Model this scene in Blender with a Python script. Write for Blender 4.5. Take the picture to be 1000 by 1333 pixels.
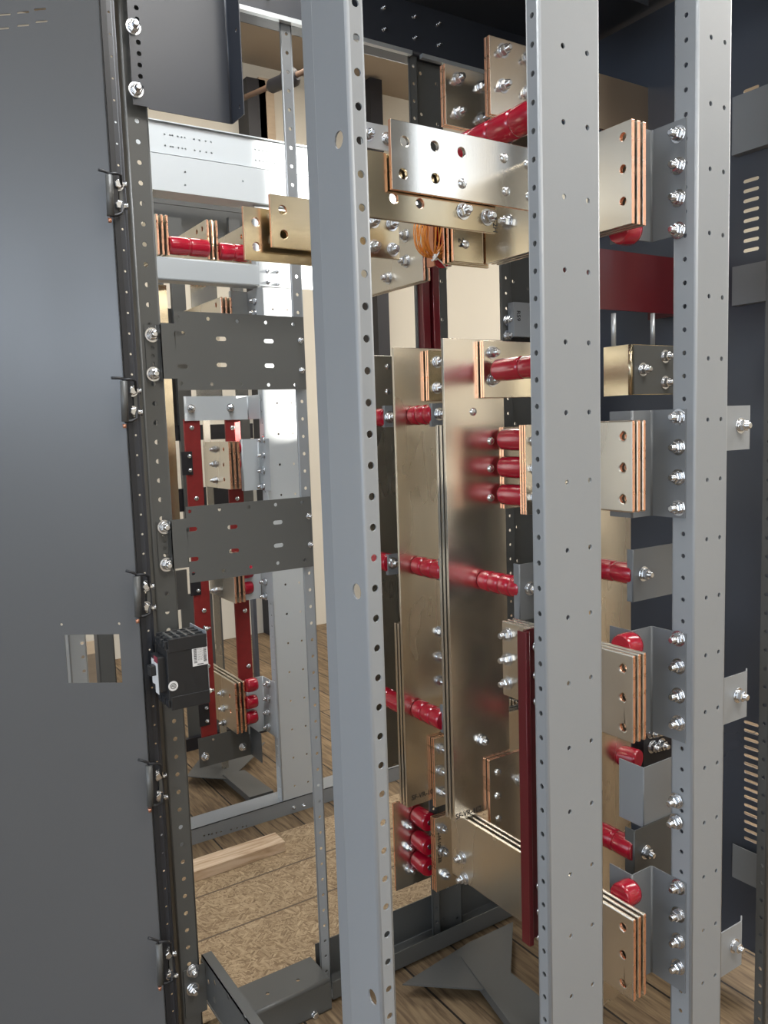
import bpy, bmesh, math, random
from mathutils import Vector, Matrix, geometry
random.seed(7)
for o in list(bpy.data.objects): bpy.data.objects.remove(o)
SC = bpy.context.scene
COL = SC.collection
R = math.radians

# ------------------------------------------------------------------ camera
F = 1066.0
YAW, PIT, ROL = R(56.93), R(6.065), R(1.892)
fw = Vector((math.cos(YAW)*math.cos(PIT), math.sin(YAW)*math.cos(PIT), -math.sin(PIT)))
rt = Vector((math.sin(YAW), -math.cos(YAW), 0)); dn = fw.cross(rt)
cr = rt*math.cos(ROL) + dn*math.sin(ROL); cd = -rt*math.sin(ROL) + dn*math.cos(ROL)
CAM = Vector((0, 0, 1.65))
cam = bpy.data.cameras.new('camera'); camo = bpy.data.objects.new('camera', cam); COL.objects.link(camo)
cam.sensor_fit = 'VERTICAL'; cam.sensor_height = 36; cam.lens = F/1333*36; cam.clip_start = 0.02; cam.clip_end = 200
camo.matrix_world = Matrix(((cr.x, -cd.x, -fw.x, CAM.x), (cr.y, -cd.y, -fw.y, CAM.y), (cr.z, -cd.z, -fw.z, CAM.z), (0, 0, 0, 1)))
SC.camera = camo

# ------------------------------------------------------------------ world, sun, lamps, exposure
W = bpy.data.worlds.new('world'); SC.world = W; W.use_nodes = True
nt = W.node_tree; bg = nt.nodes['Background']
tcw = nt.nodes.new('ShaderNodeTexCoord'); sepw = nt.nodes.new('ShaderNodeSeparateXYZ'); rmp = nt.nodes.new('ShaderNodeValToRGB')
nt.links.new(tcw.outputs['Generated'], sepw.inputs[0]); nt.links.new(sepw.outputs['Z'], rmp.inputs[0]); nt.links.new(rmp.outputs[0], bg.inputs[0])
rmp.color_ramp.elements[0].color = (.20, .22, .24, 1); rmp.color_ramp.elements[0].position = 0.0
rmp.color_ramp.elements[1].color = (.78, .88, 1, 1); rmp.color_ramp.elements[1].position = 0.12
bg.inputs[1].default_value = 2.2
SUN_E, SUN_DIR = 75.0, Vector((-1, .5, -.18))
sun = bpy.data.lights.new('sun', 'SUN'); sun.energy = SUN_E; sun.angle = R(.6); sun.color = (1, .95, .86)
so = bpy.data.objects.new('sun', sun); COL.objects.link(so); so.location = (-1, -4, 5)
so.rotation_euler = SUN_DIR.to_track_quat('-Z', 'Y').to_euler()
def area(name, loc, to, sx, sy, e, col):
    l = bpy.data.lights.new(name, 'AREA'); l.shape = 'RECTANGLE'; l.size = sx; l.size_y = sy; l.energy = e; l.color = col
    o = bpy.data.objects.new(name, l); COL.objects.link(o); o.location = loc
    o.rotation_euler = (Vector(to)-Vector(loc)).to_track_quat('-Z', 'Y').to_euler(); return o
area('fill_behind_camera', (-1.6, -2.4, 1.9), (.6, 2, 1.2), 3.6, 2.6, 105, (.90, .95, 1))  # added fill lamp behind the camera, no door stands there
area('fill_left_glow', (-5.6, -.9, 2.75), (.4, 2.2, 1.9), 1.9, 1.3, 95, (.72, .84, 1))  # added lamp at the open left side, gives the door its bluish glow
area('overhead_fill', (7.2, 3.6, 4.5), (7.6, 4.2, 0), 2.0, 1.0, 170, (1, .97, .92))  # added fill lamp, brightens the right wall behind the louvre slots
area('overhead_fill', (2.6, 4.6, 4.5), (2.6, 4.6, 0), 2.4, 1.0, 70, (1, .93, .82))  # added fill lamp above the rear of the room
area('overhead_fill', (1.4, -.9, 4.5), (1.5, -.2, 0), 2.0, 1.2, 110, (1, .97, .92))  # added fill lamp over the floor in front of the posts
area('overhead_fill', (1.0, 1.75, 4.5), (1.1, 2.6, 0), 1.2, 1.0, 90, (.95, .98, 1))  # added fill lamp, lifts the rails of the row behind
area('overhead_fill', (5.2, .2, 4.5), (5.0, -.6, 0), 3.0, 1.6, 260, (1, .97, .92))  # added fill lamp, brightens floor and wall mirrored in the risers
SC.view_settings.view_transform = 'Standard'; SC.view_settings.look = 'None'
SC.view_settings.exposure = 0.2; SC.view_settings.gamma = 1.0; SC.view_settings.use_curve_mapping = False

# ------------------------------------------------------------------ pixel -> place on a known plane
def ray(x, y): return cr*((x-500)/F) + cd*((y-666.5)/F) + fw
def at(x, y, k, v):
    r = ray(x, y); t = (v-CAM[k])/r[k]; return CAM + r*t
def PY(x, y, Y): p = at(x, y, 1, Y); return (p.x, p.z)
def PX(x, y, X): p = at(x, y, 0, X); return (p.y, p.z)
def PZ(x, y, Z): p = at(x, y, 2, Z); return (p.x, p.y)

# ------------------------------------------------------------------ materials
def mat(name, col, rough=.5, metal=0, spec=.5, noise=None, bump=None, coat=0, aniso=None, emit=None):
    m = bpy.data.materials.new(name); m.use_nodes = True; n = m.node_tree.nodes; l = m.node_tree.links
    b = n['Principled BSDF']; b.inputs['Base Color'].default_value = (*col, 1); b.inputs['Roughness'].default_value = rough
    b.inputs['Metallic'].default_value = metal; b.inputs['Specular IOR Level'].default_value = spec
    if coat: b.inputs['Coat Weight'].default_value = coat; b.inputs['Coat Roughness'].default_value = .12
    if emit: b.inputs['Emission Color'].default_value = (*emit[0], 1); b.inputs['Emission Strength'].default_value = emit[1]
    tc = n.new('ShaderNodeTexCoord')
    def nz(scale, det, stretch):
        mp = n.new('ShaderNodeMapping'); mp.inputs['Scale'].default_value = stretch; l.new(tc.outputs['Object'], mp.inputs[0])
        t = n.new('ShaderNodeTexNoise'); t.inputs['Scale'].default_value = scale; t.inputs['Detail'].default_value = det
        l.new(mp.outputs[0], t.inputs['Vector']); return t
    if noise:   # (scale, stretch, amount in colour, amount in roughness)
        t = nz(noise[0], 4, noise[1])
        mx = n.new('ShaderNodeMix'); mx.data_type = 'RGBA'
        mx.inputs[6].default_value = tuple(c*(1-noise[2]) for c in col)+(1,); mx.inputs[7].default_value = tuple(min(1, c*(1+noise[2])) for c in col)+(1,)
        l.new(t.outputs[0], mx.inputs[0]); l.new(mx.outputs[2], b.inputs['Base Color'])
        mr = n.new('ShaderNodeMapRange'); mr.inputs['To Min'].default_value = max(.02, rough-noise[3]); mr.inputs['To Max'].default_value = rough+noise[3]
        mr.inputs['From Min'].default_value = .3; mr.inputs['From Max'].default_value = .7
        l.new(t.outputs[0], mr.inputs['Value']); l.new(mr.outputs[0], b.inputs['Roughness'])
    if bump:    # (scale, stretch, strength, distance)
        t = nz(bump[0], 3, bump[1]); bp = n.new('ShaderNodeBump'); bp.inputs['Strength'].default_value = bump[2]; bp.inputs['Distance'].default_value = bump[3]
        l.new(t.outputs[0], bp.inputs['Height']); l.new(bp.outputs[0], b.inputs['Normal'])
    return m
GREY = mat('grey_powder_coat', (.235, .25, .265), .42, noise=(2.5, (1, 1, 1), .04, .05), bump=(420, (1, 1, 1), .12, .0006))
DGREY = mat('dark_and_shaded_grey_steel', (.078, .080, .078), .42, noise=(3, (1, 1, 1), .06, .06), bump=(420, (1, 1, 1), .12, .0006))  # on the rear posts, shade over the common grey paint is put into this tone
DOORM = mat('door_grey_with_shade', (.085, .087, .090), .36, noise=(1.5, (1, 1, .5), .05, .06), bump=(300, (1, 1, 1), .08, .0006))  # door is dark from its angle to the light; that shade is in the colour
NAVY = mat('dark_blue_grey_steel', (.060, .070, .092), .34, spec=.6, noise=(2, (1, 1, 1), .1, .08))
BLACKS = mat('black_rubber_seal', (.012, .013, .016), .5)
PALE = mat('pale_grey_paint', (.46, .49, .51), .42, noise=(2.5, (1, 1, 1), .04, .05))
DARKS = mat('dark_steel_with_shade_tint', (.030, .034, .044), .36, noise=(2, (1, 1, 1), .1, .06))  # on roof and top frame, the navy look of shade is put into the colour
BRK = mat('shade_darkened_bracket_grey', (.15, .16, .17), .40, noise=(2.5, (1, 1, 1), .04, .05))  # frame grey made darker: shade on brackets and holders put into the colour
GALV = mat('galvanised_steel', (.50, .53, .55), .38, metal=.6, noise=(9, (1, 1, 1), .08, .1))
TIN = mat('tin_plated_bus_metal', (.80, .755, .68), .19, metal=1, noise=(2.2, (1.2, 1.2, .35), .09, .07), bump=(60, (12, 12, .25), .05, .0006))
TINB = mat('brushed_tin_plated_metal', (.74, .69, .60), .27, metal=1, noise=(3, (1, 1, .3), .12, .08), bump=(80, (8, 8, .2), .08, .0006))
TINA = mat('satin_tin_plated_metal', (.84, .80, .73), .24, metal=1, noise=(2.2, (1.2, 1.2, .35), .07, .06), bump=(60, (12, 12, .25), .05, .0006))
BRASSY = mat('aged_tin_plated_metal', (.50, .42, .29), .24, metal=1, noise=(3, (.4, .4, 1), .16, .08), bump=(90, (.3, .3, 12), .08, .0006))
COPPER = mat('bare_copper_edge', (.93, .50, .33), .32, metal=1, noise=(60, (1, 1, 1), .12, .1))
COPDULL = mat('dull_copper', (.55, .27, .18), .42, metal=.85, noise=(20, (1, 1, 1), .2, .1))
RED = mat('red_insulator_resin', (.33, .004, .020), .22, coat=.5, noise=(12, (1, 1, 1), .1, .04))
GPO = mat('red_glass_polyester_board', (.21, .014, .014), .5, noise=(40, (1, 1, 1), .25, .08))
GPOD = mat('dark_red_polyester_section', (.095, .006, .010), .34, coat=.15, noise=(14, (1, 1, .2), .15, .06))
ZINC = mat('zinc_plated_fastener', (.66, .68, .71), .26, metal=1)
BPLAS = mat('black_moulded_plastic', (.012, .013, .015), .42, noise=(60, (1, 1, 1), .1, .06), bump=(600, (1, 1, 1), .15, .0004))
PLABEL = mat('white_paper_label', (.62, .62, .62), .6)
INK = mat('black_marker_ink', (.01, .01, .012), .6)
RLABEL = mat('dark_red_label', (.24, .03, .05), .5)
MGREY = mat('mid_grey_plastic', (.35, .36, .37), .5)
WIRE = mat('amber_enamel_wire', (.62, .22, .03), .4)
TIE = mat('pale_nylon_tie', (.72, .70, .68), .4)
RUST = mat('rusty_brown_pipe', (.12, .07, .045), .6, noise=(30, (1, 1, 1), .3, .1))
BLK = mat('black_paint', (.010, .010, .014), .5)
MWALL = mat('cream_painted_wall', (.58, .54, .46), .8, noise=(1.2, (1, 1, 1), .06, .02))
MCEIL = mat('beige_ceiling_board', (.36, .30, .235), .85, noise=(1.5, (1, 1, 1), .08, .02))
LINEM = mat('faded_printed_line', (.13, .095, .065), .8)
PLYW = mat('plywood_timber', (.38, .29, .20), .7, noise=(8, (1, 1, 6), .2, .05))

def wood(name, c1, c2, c3, scale, stretch, plank=None, rough=.65):
    m = bpy.data.materials.new(name); m.use_nodes = True; n = m.node_tree.nodes; l = m.node_tree.links; b = n['Principled BSDF']
    b.inputs['Roughness'].default_value = rough
    tc = n.new('ShaderNodeTexCoord'); mp = n.new('ShaderNodeMapping'); mp.inputs['Scale'].default_value = stretch; l.new(tc.outputs['Object'], mp.inputs[0])
    t = n.new('ShaderNodeTexNoise'); t.inputs['Scale'].default_value = scale; t.inputs['Detail'].default_value = 7; t.inputs['Distortion'].default_value = .8
    l.new(mp.outputs[0], t.inputs['Vector']); r = n.new('ShaderNodeValToRGB'); e = r.color_ramp.elements
    e[0].position = .3; e[0].color = (*c1, 1); e[1].position = .68; e[1].color = (*c3, 1); k = e.new(.5); k.color = (*c2, 1)
    l.new(t.outputs[0], r.inputs[0]); l.new(r.outputs[0], b.inputs['Base Color'])
    bp = n.new('ShaderNodeBump'); bp.inputs['Strength'].default_value = .3; bp.inputs['Distance'].default_value = .002; l.new(t.outputs[0], bp.inputs['Height']); l.new(bp.outputs[0], b.inputs['Normal'])
    return m
PLANK = wood('worn_plank_wood', (.085, .052, .026), (.18, .12, .065), (.27, .19, .105), 5, (14, 1.2, 1))
PINE = wood('sawn_pine', (.42, .28, .17), (.60, .45, .31), (.70, .56, .42), 4, (1.5, 14, 8))
def osb(name):   # chipped board
    m = bpy.data.materials.new(name); m.use_nodes = True; n = m.node_tree.nodes; l = m.node_tree.links; b = n['Principled BSDF']
    b.inputs['Roughness'].default_value = .7
    tc = n.new('ShaderNodeTexCoord'); cols = []
    for k, (ang, st) in enumerate(((20, (14, 100, 1)), (75, (17, 115, 1)), (140, (15, 92, 1)))):
        mp = n.new('ShaderNodeMapping'); mp.inputs['Rotation'].default_value = (0, 0, R(ang)); l.new(tc.outputs['Object'], mp.inputs[0])
        m2 = n.new('ShaderNodeMapping'); m2.inputs['Scale'].default_value = st; l.new(mp.outputs[0], m2.inputs[0])
        v = n.new('ShaderNodeTexVoronoi'); v.inputs['Scale'].default_value = 1.6; v.inputs['Randomness'].default_value = 1
        l.new(m2.outputs[0], v.inputs['Vector']); cols.append(v)
    sel = n.new('ShaderNodeTexNoise'); sel.inputs['Scale'].default_value = 48; sel.inputs['Detail'].default_value = 2; l.new(tc.outputs['Object'], sel.inputs['Vector'])
    rr = []
    for v in cols:
        r = n.new('ShaderNodeValToRGB'); e = r.color_ramp.elements
        e[0].position = 0; e[0].color = (.15, .095, .05, 1); e[1].position = 1; e[1].color = (.50, .38, .24, 1); k = e.new(.4); k.color = (.29, .205, .12, 1)
        l.new(v.outputs['Color'], r.inputs[0]); rr.append(r)
    def mix(a, bb, fac):
        x = n.new('ShaderNodeMix'); x.data_type = 'RGBA'; l.new(a, x.inputs[6]); l.new(bb, x.inputs[7]); l.new(fac, x.inputs[0]); return x.outputs[2]
    g1 = n.new('ShaderNodeMath'); g1.operation = 'GREATER_THAN'; g1.inputs[1].default_value = .53; l.new(sel.outputs[0], g1.inputs[0])
    g2 = n.new('ShaderNodeMath'); g2.operation = 'LESS_THAN'; g2.inputs[1].default_value = .44; l.new(sel.outputs[0], g2.inputs[0])
    c = mix(mix(rr[0].outputs[0], rr[1].outputs[0], g1.outputs[0]), rr[2].outputs[0], g2.outputs[0]); l.new(c, b.inputs['Base Color'])
    return m
OSB = osb('oriented_strand_board')

# ------------------------------------------------------------------ mesh helpers
class MB:
    def __init__(s): s.v = []; s.f = []; s.m = []; s.sm = []
    def add(s, vs, fs, mi=0, sm=False):
        k = len(s.v); s.v += [Vector(v) for v in vs]
        for f in fs: s.f.append([i+k for i in f]); s.m.append(mi); s.sm.append(sm)
        return s
    def box(s, a, b, mi=0):
        (x0, y0, z0), (x1, y1, z1) = [min(p, q) for p, q in zip(a, b)], [max(p, q) for p, q in zip(a, b)]
        return s.add([(x0,y0,z0),(x1,y0,z0),(x1,y1,z0),(x0,y1,z0),(x0,y0,z1),(x1,y0,z1),(x1,y1,z1),(x0,y1,z1)],
                     [(0,3,2,1),(4,5,6,7),(0,1,5,4),(1,2,6,5),(2,3,7,6),(3,0,4,7)], mi)
    def plate(s, O, u, v, out, holes, t, mi=(0, 0, 0)):
        """sheet: outline and holes in (u,v) metres about O, front face towards u x v, thickness t behind it"""
        O, u, v = Vector(O), Vector(u), Vector(v); n = u.cross(v).normalized()
        loops = [[Vector((p[0], p[1], 0)) for p in out]]
        for h in holes: loops.append(hole_loop(h))
        tri = geometry.tessellate_polygon(loops); flat = [p for L in loops for p in L]
        W3 = [O+u*p.x+v*p.y for p in flat]; N = len(W3)
        k = len(s.v); s.v += W3 + [w-n*t for w in W3]
        for a, b, c in tri:
            nn = (flat[b]-flat[a]).cross(flat[c]-flat[a]).z
            if abs(nn) < 1e-12: continue
            if nn < 0: b, c = c, b
            s.f.append([k+a, k+b, k+c]); s.m.append(mi[0]); s.sm.append(False)
            s.f.append([k+N+a, k+N+c, k+N+b]); s.m.append(mi[0]); s.sm.append(False)
        i0 = 0
        for li, L in enumerate(loops):
            ar = sum(L[i].x*L[(i+1) % len(L)].y-L[(i+1) % len(L)].x*L[i].y for i in range(len(L)))
            for i in range(len(L)):
                a, b = i0+i, i0+(i+1) % len(L)
                if (ar > 0) != (li == 0): a, b = b, a
                s.f.append([k+a, k+N+a, k+N+b, k+b]); s.m.append((mi[1][i] if isinstance(mi[1], list) else mi[1]) if li == 0 else mi[2]); s.sm.append(False)
            i0 += len(L)
        return s
    def rect(s, O, u, v, a0, a1, b0, b1, holes, t, mi=(0, 0, 0)):
        """rectangular holed sheet, split between its holes so that every piece has one or two of them"""
        holes = list(holes)
        if len(holes) > 1:
            for ax in (1, 0):
                ext = sorted((h[ax]-hext(h, ax), h[ax]+hext(h, ax), h[ax]) for h in holes); best = None; hi = ext[0][1]
                for i in range(1, len(ext)):
                    g = ext[i][0]-hi
                    if g > .0008 and (best is None or abs(i-len(ext)/2) < abs(best[0]-len(ext)/2)): best = (i, hi+g/2)
                    hi = max(hi, ext[i][1])
                if best:
                    c = best[1]; A = [h for h in holes if h[ax] < c]; B = [h for h in holes if h[ax] >= c]
                    if ax == 1: s.rect(O, u, v, a0, a1, b0, c, A, t, mi); s.rect(O, u, v, a0, a1, c, b1, B, t, mi)
                    else: s.rect(O, u, v, a0, c, b0, b1, A, t, mi); s.rect(O, u, v, c, a1, b0, b1, B, t, mi)
                    return s
        return s.plate(O, u, v, [(a0, b0), (a1, b0), (a1, b1), (a0, b1)], holes, t, mi)
    def lathe(s, O, d, prof, n=20, mi=0):
        """prof = [(distance along d, radius)]"""
        d = Vector(d).normalized(); a = d.orthogonal().normalized(); b = d.cross(a); O = Vector(O); k = len(s.v)
        for h, r in prof:
            for i in range(n): t = 2*math.pi*i/n; s.v.append(O+d*h+a*(r*math.cos(t))+b*(r*math.sin(t)))
        for j in range(len(prof)-1):
            for i in range(n):
                i2 = (i+1) % n; s.f.append([k+j*n+i, k+j*n+i2, k+(j+1)*n+i2, k+(j+1)*n+i]); s.m.append(mi); s.sm.append(True)
        s.f.append([k+i for i in range(n)][::-1]); s.m.append(mi); s.sm.append(False)
        s.f.append([k+(len(prof)-1)*n+i for i in range(n)]); s.m.append(mi); s.sm.append(False)
        return s
    def tube(s, pts, r, n=8, mi=0):
        pts = [Vector(p) for p in pts]; k = len(s.v); pa = None
        for j, p in enumerate(pts):
            d = (pts[min(j+1, len(pts)-1)]-pts[max(j-1, 0)]).normalized()
            a = d.orthogonal().normalized() if pa is None else (pa-d*pa.dot(d)).normalized(); pa = a; b = d.cross(a)
            for i in range(n): t = 2*math.pi*i/n; s.v.append(p+a*(r*math.cos(t))+b*(r*math.sin(t)))
        for j in range(len(pts)-1):
            for i in range(n):
                i2 = (i+1) % n; s.f.append([k+j*n+i, k+j*n+i2, k+(j+1)*n+i2, k+(j+1)*n+i]); s.m.append(mi); s.sm.append(True)
        s.f.append([k+i for i in range(n)][::-1]); s.m.append(mi); s.sm.append(False)
        s.f.append([k+(len(pts)-1)*n+i for i in range(n)]); s.m.append(mi); s.sm.append(False)
        return s
    def fold(s, P, e, w0, w1, holes, t, U=(1, 0, 0), V=(0, 1, 0), O=(0, 0, 0), rb=.006, mi=0):
        """bent sheet: polyline P in (U,V), extruded along e from w0 to w1; holes = {segment: [(along, w, r | (len,wid))]}; front on the right of travel"""
        U, V, e, O = Vector(U), Vector(V), Vector(e), Vector(O)
        Q = [Vector((p[0], p[1])) for p in P]; segs = []; arcs = []
        st = [0.0]*len(Q)
        for i in range(1, len(Q)-1):
            a = (Q[i-1]-Q[i]).normalized(); b = (Q[i+1]-Q[i]).normalized(); c = max(-1, min(1, a.dot(b)))
            th = math.acos(c); cut = rb/math.tan(th/2) if th < 3.1 else 0; cut = min(cut, .45*min((Q[i-1]-Q[i]).length, (Q[i+1]-Q[i]).length)); st[i] = cut
            if cut: 
                p0 = Q[i]+a*cut; p2 = Q[i]+b*cut
                arcs.append([p0*(1-u)**2+Q[i]*2*u*(1-u)+p2*u*u for u in [k/5 for k in range(6)]])
        W3 = lambda p, w: O+U*p.x+V*p.y+e*w
        for i in range(len(Q)-1):
            d = (Q[i+1]-Q[i]); L = d.length; d.normalize(); a = st[i]; b = L-st[i+1]
            uu = (U*d.x+V*d.y)
            s.rect(W3(Q[i], 0), uu, e, a, b, w0, w1, holes.get(i, []), t, (mi, mi, mi))
        for A in arcs:
            nr = []
            for j in range(len(A)):
                d = A[min(j+1, 5)]-A[max(j-1, 0)]; d3 = (U*d.x+V*d.y).normalized(); nr.append(d3.cross(e).normalized())
            k = len(s.v)
            for j, p in enumerate(A):
                s.v += [W3(p, w0), W3(p, w1), W3(p, w0)-nr[j]*t, W3(p, w1)-nr[j]*t]
            for j in range(len(A)-1):
                q = k+4*j; r_ = q+4
                for f, sm in (([q, r_, r_+1, q+1], True), ([q+2, q+3, r_+3, r_+2], True), ([q, q+2, r_+2, r_], False), ([q+1, r_+1, r_+3, q+3], False)):
                    s.f.append(f); s.m.append(mi); s.sm.append(sm)
        return s
    def build(s, name, mats, parent=None):
        me = bpy.data.meshes.new(name); mats = mats if isinstance(mats, (list, tuple)) else [mats]
        lo = Vector([min(v[i] for v in s.v) for i in range(3)]); hi = Vector([max(v[i] for v in s.v) for i in range(3)])
        c = Vector(((lo.x+hi.x)/2, (lo.y+hi.y)/2, lo.z))
        me.from_pydata([tuple(v-c) for v in s.v], [], s.f)
        for m in mats: me.materials.append(m)
        for p, mi, sm in zip(me.polygons, s.m, s.sm): p.material_index = mi; p.use_smooth = sm
        me.update(); o = bpy.data.objects.new(name, me); COL.objects.link(o)
        if parent: o.parent = parent; o.location = c-parent_loc(parent)
        else: o.location = c
        return o
def parent_loc(p):
    L = Vector(p.location)
    while p.parent: p = p.parent; L += Vector(p.location)
    return L
def hole_loop(h):
    x, y, r = h[:3]
    if isinstance(r, tuple):
        L, w = r; q = w/2; pts = []
        hz = not (len(h) > 3 and h[3] == 'v')
        for i in range(7): t = -math.pi/2+math.pi*i/6; pts.append(Vector((x+(L/2-q)+q*math.cos(t), y+q*math.sin(t), 0)))
        for i in range(7): t = math.pi/2+math.pi*i/6; pts.append(Vector((x-(L/2-q)+q*math.cos(t), y+q*math.sin(t), 0)))
        if not hz: pts = [Vector((x-(p.y-y), y+(p.x-x), 0)) for p in pts]
        return pts
    n = 12
    return [Vector((x+r*math.cos(2*math.pi*i/n), y+r*math.sin(2*math.pi*i/n), 0)) for i in range(n)]
def hext(h, ax):
    r = h[2]
    if isinstance(r, tuple):
        L, w = r; vert = len(h) > 3 and h[3] == 'v'
        return (L/2 if (ax == 0) != vert else w/2)
    return r
def tag(o, label, cat, group=None, kind=None):
    if label: o['label'] = label
    if cat: o['category'] = cat
    if group: o['group'] = group
    if kind: o['kind'] = kind
    return o
def thing(name, loc, label, cat, group=None):
    o = bpy.data.objects.new(name, None); o.empty_display_size = .05; COL.objects.link(o); o.location = loc
    return tag(o, label, cat, group)
EX, EY, EZ = Vector((1, 0, 0)), Vector((0, 1, 0)), Vector((0, 0, 1))
def plY(mb, X0, X1, Z0, Z1, Y, t, holes=(), mi=(0, 0, 0), chop=0):
    """vertical sheet facing -Y"""
    if not chop: return mb.rect((0, Y, 0), EX, EZ, X0, X1, Z0, Z1, list(holes), t, mi)
    c = chop; out = [(X0+c, Z0), (X1-c, Z0), (X1, Z0+c), (X1, Z1-c), (X1-c, Z1), (X0+c, Z1), (X0, Z1-c), (X0, Z0+c)] if c else [(X0, Z0), (X1, Z0), (X1, Z1), (X0, Z1)]
    return mb.plate((0, Y, 0), EX, EZ, out, list(holes), t, mi)
def plX(mb, Y0, Y1, Z0, Z1, X, t, holes=(), mi=(0, 0, 0), out=None):
    """vertical sheet facing -X; holes as (y, z, r)"""
    if not out: return mb.rect((X, 0, 0), -EY, EZ, -Y1, -Y0, Z0, Z1, [(-h[0], h[1]) + tuple(h[2:]) for h in holes], t, mi)
    o = out or [(Y0, Z0), (Y0, Z1), (Y1, Z1), (Y1, Z0)]
    return mb.plate((X, 0, 0), -EY, EZ, [(-y, z) for y, z in o], [(-h[0], h[1]) + tuple(h[2:]) for h in holes], t, mi)
def rectY(Y, a, b):
    (x0, z1), (x1, z0) = PY(*a, Y), PY(*b, Y); return x0, x1, z0, z1
def rectX(X, a, b):
    """a = rear top pixel, b = front bottom pixel -> Y0 (near), Y1 (far), Z0, Z1"""
    (y1, z1), (y0, z0) = PX(*a, X), PX(*b, X); return y0, y1, z0, z1

# fastener meshes, shared by every copy
def bolt_mesh(name, stud, r=.0105, mats=None):
    b = MB(); b.lathe((0, 0, 0), EZ, [(0, r*1.35), (.0016, r*1.35)], 20)
    b.lathe((0, 0, .0016), EZ, [(0, r*.98), (.0022, r*1.0), (.0026, r*.8)], 16)
    k = len(b.v); h0, h1 = .0042, .0042+r*.78; rr = r*.98
    b.add([(rr*math.cos(i*math.pi/3), rr*math.sin(i*math.pi/3), z) for z in (h0, h1) for i in range(6)] + [(rr*.8*math.cos(i*math.pi/3), rr*.8*math.sin(i*math.pi/3), h1+r*.12) for i in range(6)],
          [(i, (i+1) % 6, 6+(i+1) % 6, 6+i) for i in range(6)] + [(6+i, 6+(i+1) % 6, 12+(i+1) % 6, 12+i) for i in range(6)] + [tuple(range(12, 18))])
    if stud:
        p = []; z = h1
        while z < h1+stud: p += [(z, r*.50), (z+.0011, r*.58), (z+.0022, r*.50)]; z += .0022
        p += [(z+.001, r*.4)]
        b.lathe((0, 0, 0), EZ, p, 12)
    me = bpy.data.meshes.new(name); me.from_pydata([tuple(v) for v in b.v], [], b.f)
    me.materials.append(ZINC)
    for p_, sm in zip(me.polygons, b.sm): p_.use_smooth = sm
    return me
BM_NUT = bolt_mesh('bolt', .009, .0138); BM_HEAD = bolt_mesh('bolt', 0); BM_SMALL = bolt_mesh('screw', .006, .0062); BM_LONG = bolt_mesh('bolt', .012, .0135)
def carriage_mesh():
    b = MB(); b.lathe((0, 0, 0), EZ, [(0, .011), (.0015, .011), (.004, .0095), (.0058, .0062), (.0066, .002)], 18)
    me = bpy.data.meshes.new('bolt'); me.from_pydata([tuple(v) for v in b.v], [], b.f); me.materials.append(ZINC)
    for p in me.polygons: p.use_smooth = True
    return me
BM_DOME = carriage_mesh()
def bolt(parent, p, d, me=None, name='bolt', spin=None):
    me = me or BM_NUT; o = bpy.data.objects.new(name, me); COL.objects.link(o); o.parent = parent
    o.location = Vector(p)-parent_loc(parent)
    q = Vector(d).to_track_quat('Z', 'Y'); o.rotation_mode = 'QUATERNION'
    from mathutils import Quaternion
    o.rotation_quaternion = q @ Quaternion((0, 0, 1), random.random()*3 if spin is None else spin); return o
NY, NX, PXD = (0, -1, 0), (-1, 0, 0), (1, 0, 0)

def writing(parent, txt, O, u, v, size, m=INK, name='lettering', al='LEFT'):
    c = bpy.data.curves.new(name, 'FONT'); c.body = txt; c.size = size; c.extrude = .0001; c.align_x = al; c.offset = size*.012
    t = bpy.data.objects.new('tmp', c); COL.objects.link(t); bpy.context.view_layer.update()
    me = bpy.data.meshes.new_from_object(t.evaluated_get(bpy.context.evaluated_depsgraph_get())); bpy.data.objects.remove(t)
    me.materials.clear(); me.materials.append(m); me.name = name
    o = bpy.data.objects.new(name, me); COL.objects.link(o); u = Vector(u).normalized(); v = Vector(v).normalized(); n = u.cross(v)
    M = Matrix(((u.x, v.x, n.x), (u.y, v.y, n.y), (u.z, v.z, n.z))).to_4x4(); me.transform(M)
    o.parent = parent; o.location = Vector(O)+n*.0004-parent_loc(parent); return o

exec_parts = True
# ================================================================== THE ROOM
FZ = -.10
fl = MB(); y = -5.0
fl.box((-6, -5, FZ-.05), (9.5, 6.5, FZ)); o = tag(fl.build('floor', PLANK), None, None, kind='structure')
# plank joints modelled as narrow dark grooves in the material of the deck below
n = PLANK.node_tree.nodes; l = PLANK.node_tree.links
tc = [x for x in n if x.type == 'TEX_COORD'][0]; br = n.new('ShaderNodeTexBrick'); mp = n.new('ShaderNodeMapping')
mp.inputs['Rotation'].default_value = (0, 0, R(90)); l.new(tc.outputs['Object'], mp.inputs[0]); l.new(mp.outputs[0], br.inputs['Vector'])
br.inputs['Scale'].default_value = 1; br.inputs['Brick Width'].default_value = 3.6; br.inputs['Row Height'].default_value = .19; br.inputs['Mortar Size'].default_value = .004
br.inputs['Color1'].default_value = (1, 1, 1, 1); br.inputs['Color2'].default_value = (.78, .78, .78, 1); br.inputs['Mortar'].default_value = (.03, .025, .02, 1)
mx = n.new('ShaderNodeMix'); mx.data_type = 'RGBA'; mx.blend_type = 'MULTIPLY'; mx.inputs[0].default_value = 1
b = n['Principled BSDF']; src = b.inputs['Base Color'].links[0].from_socket; l.new(src, mx.inputs[6]); l.new(br.outputs[0], mx.inputs[7]); l.new(mx.outputs[2], b.inputs['Base Color'])

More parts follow.
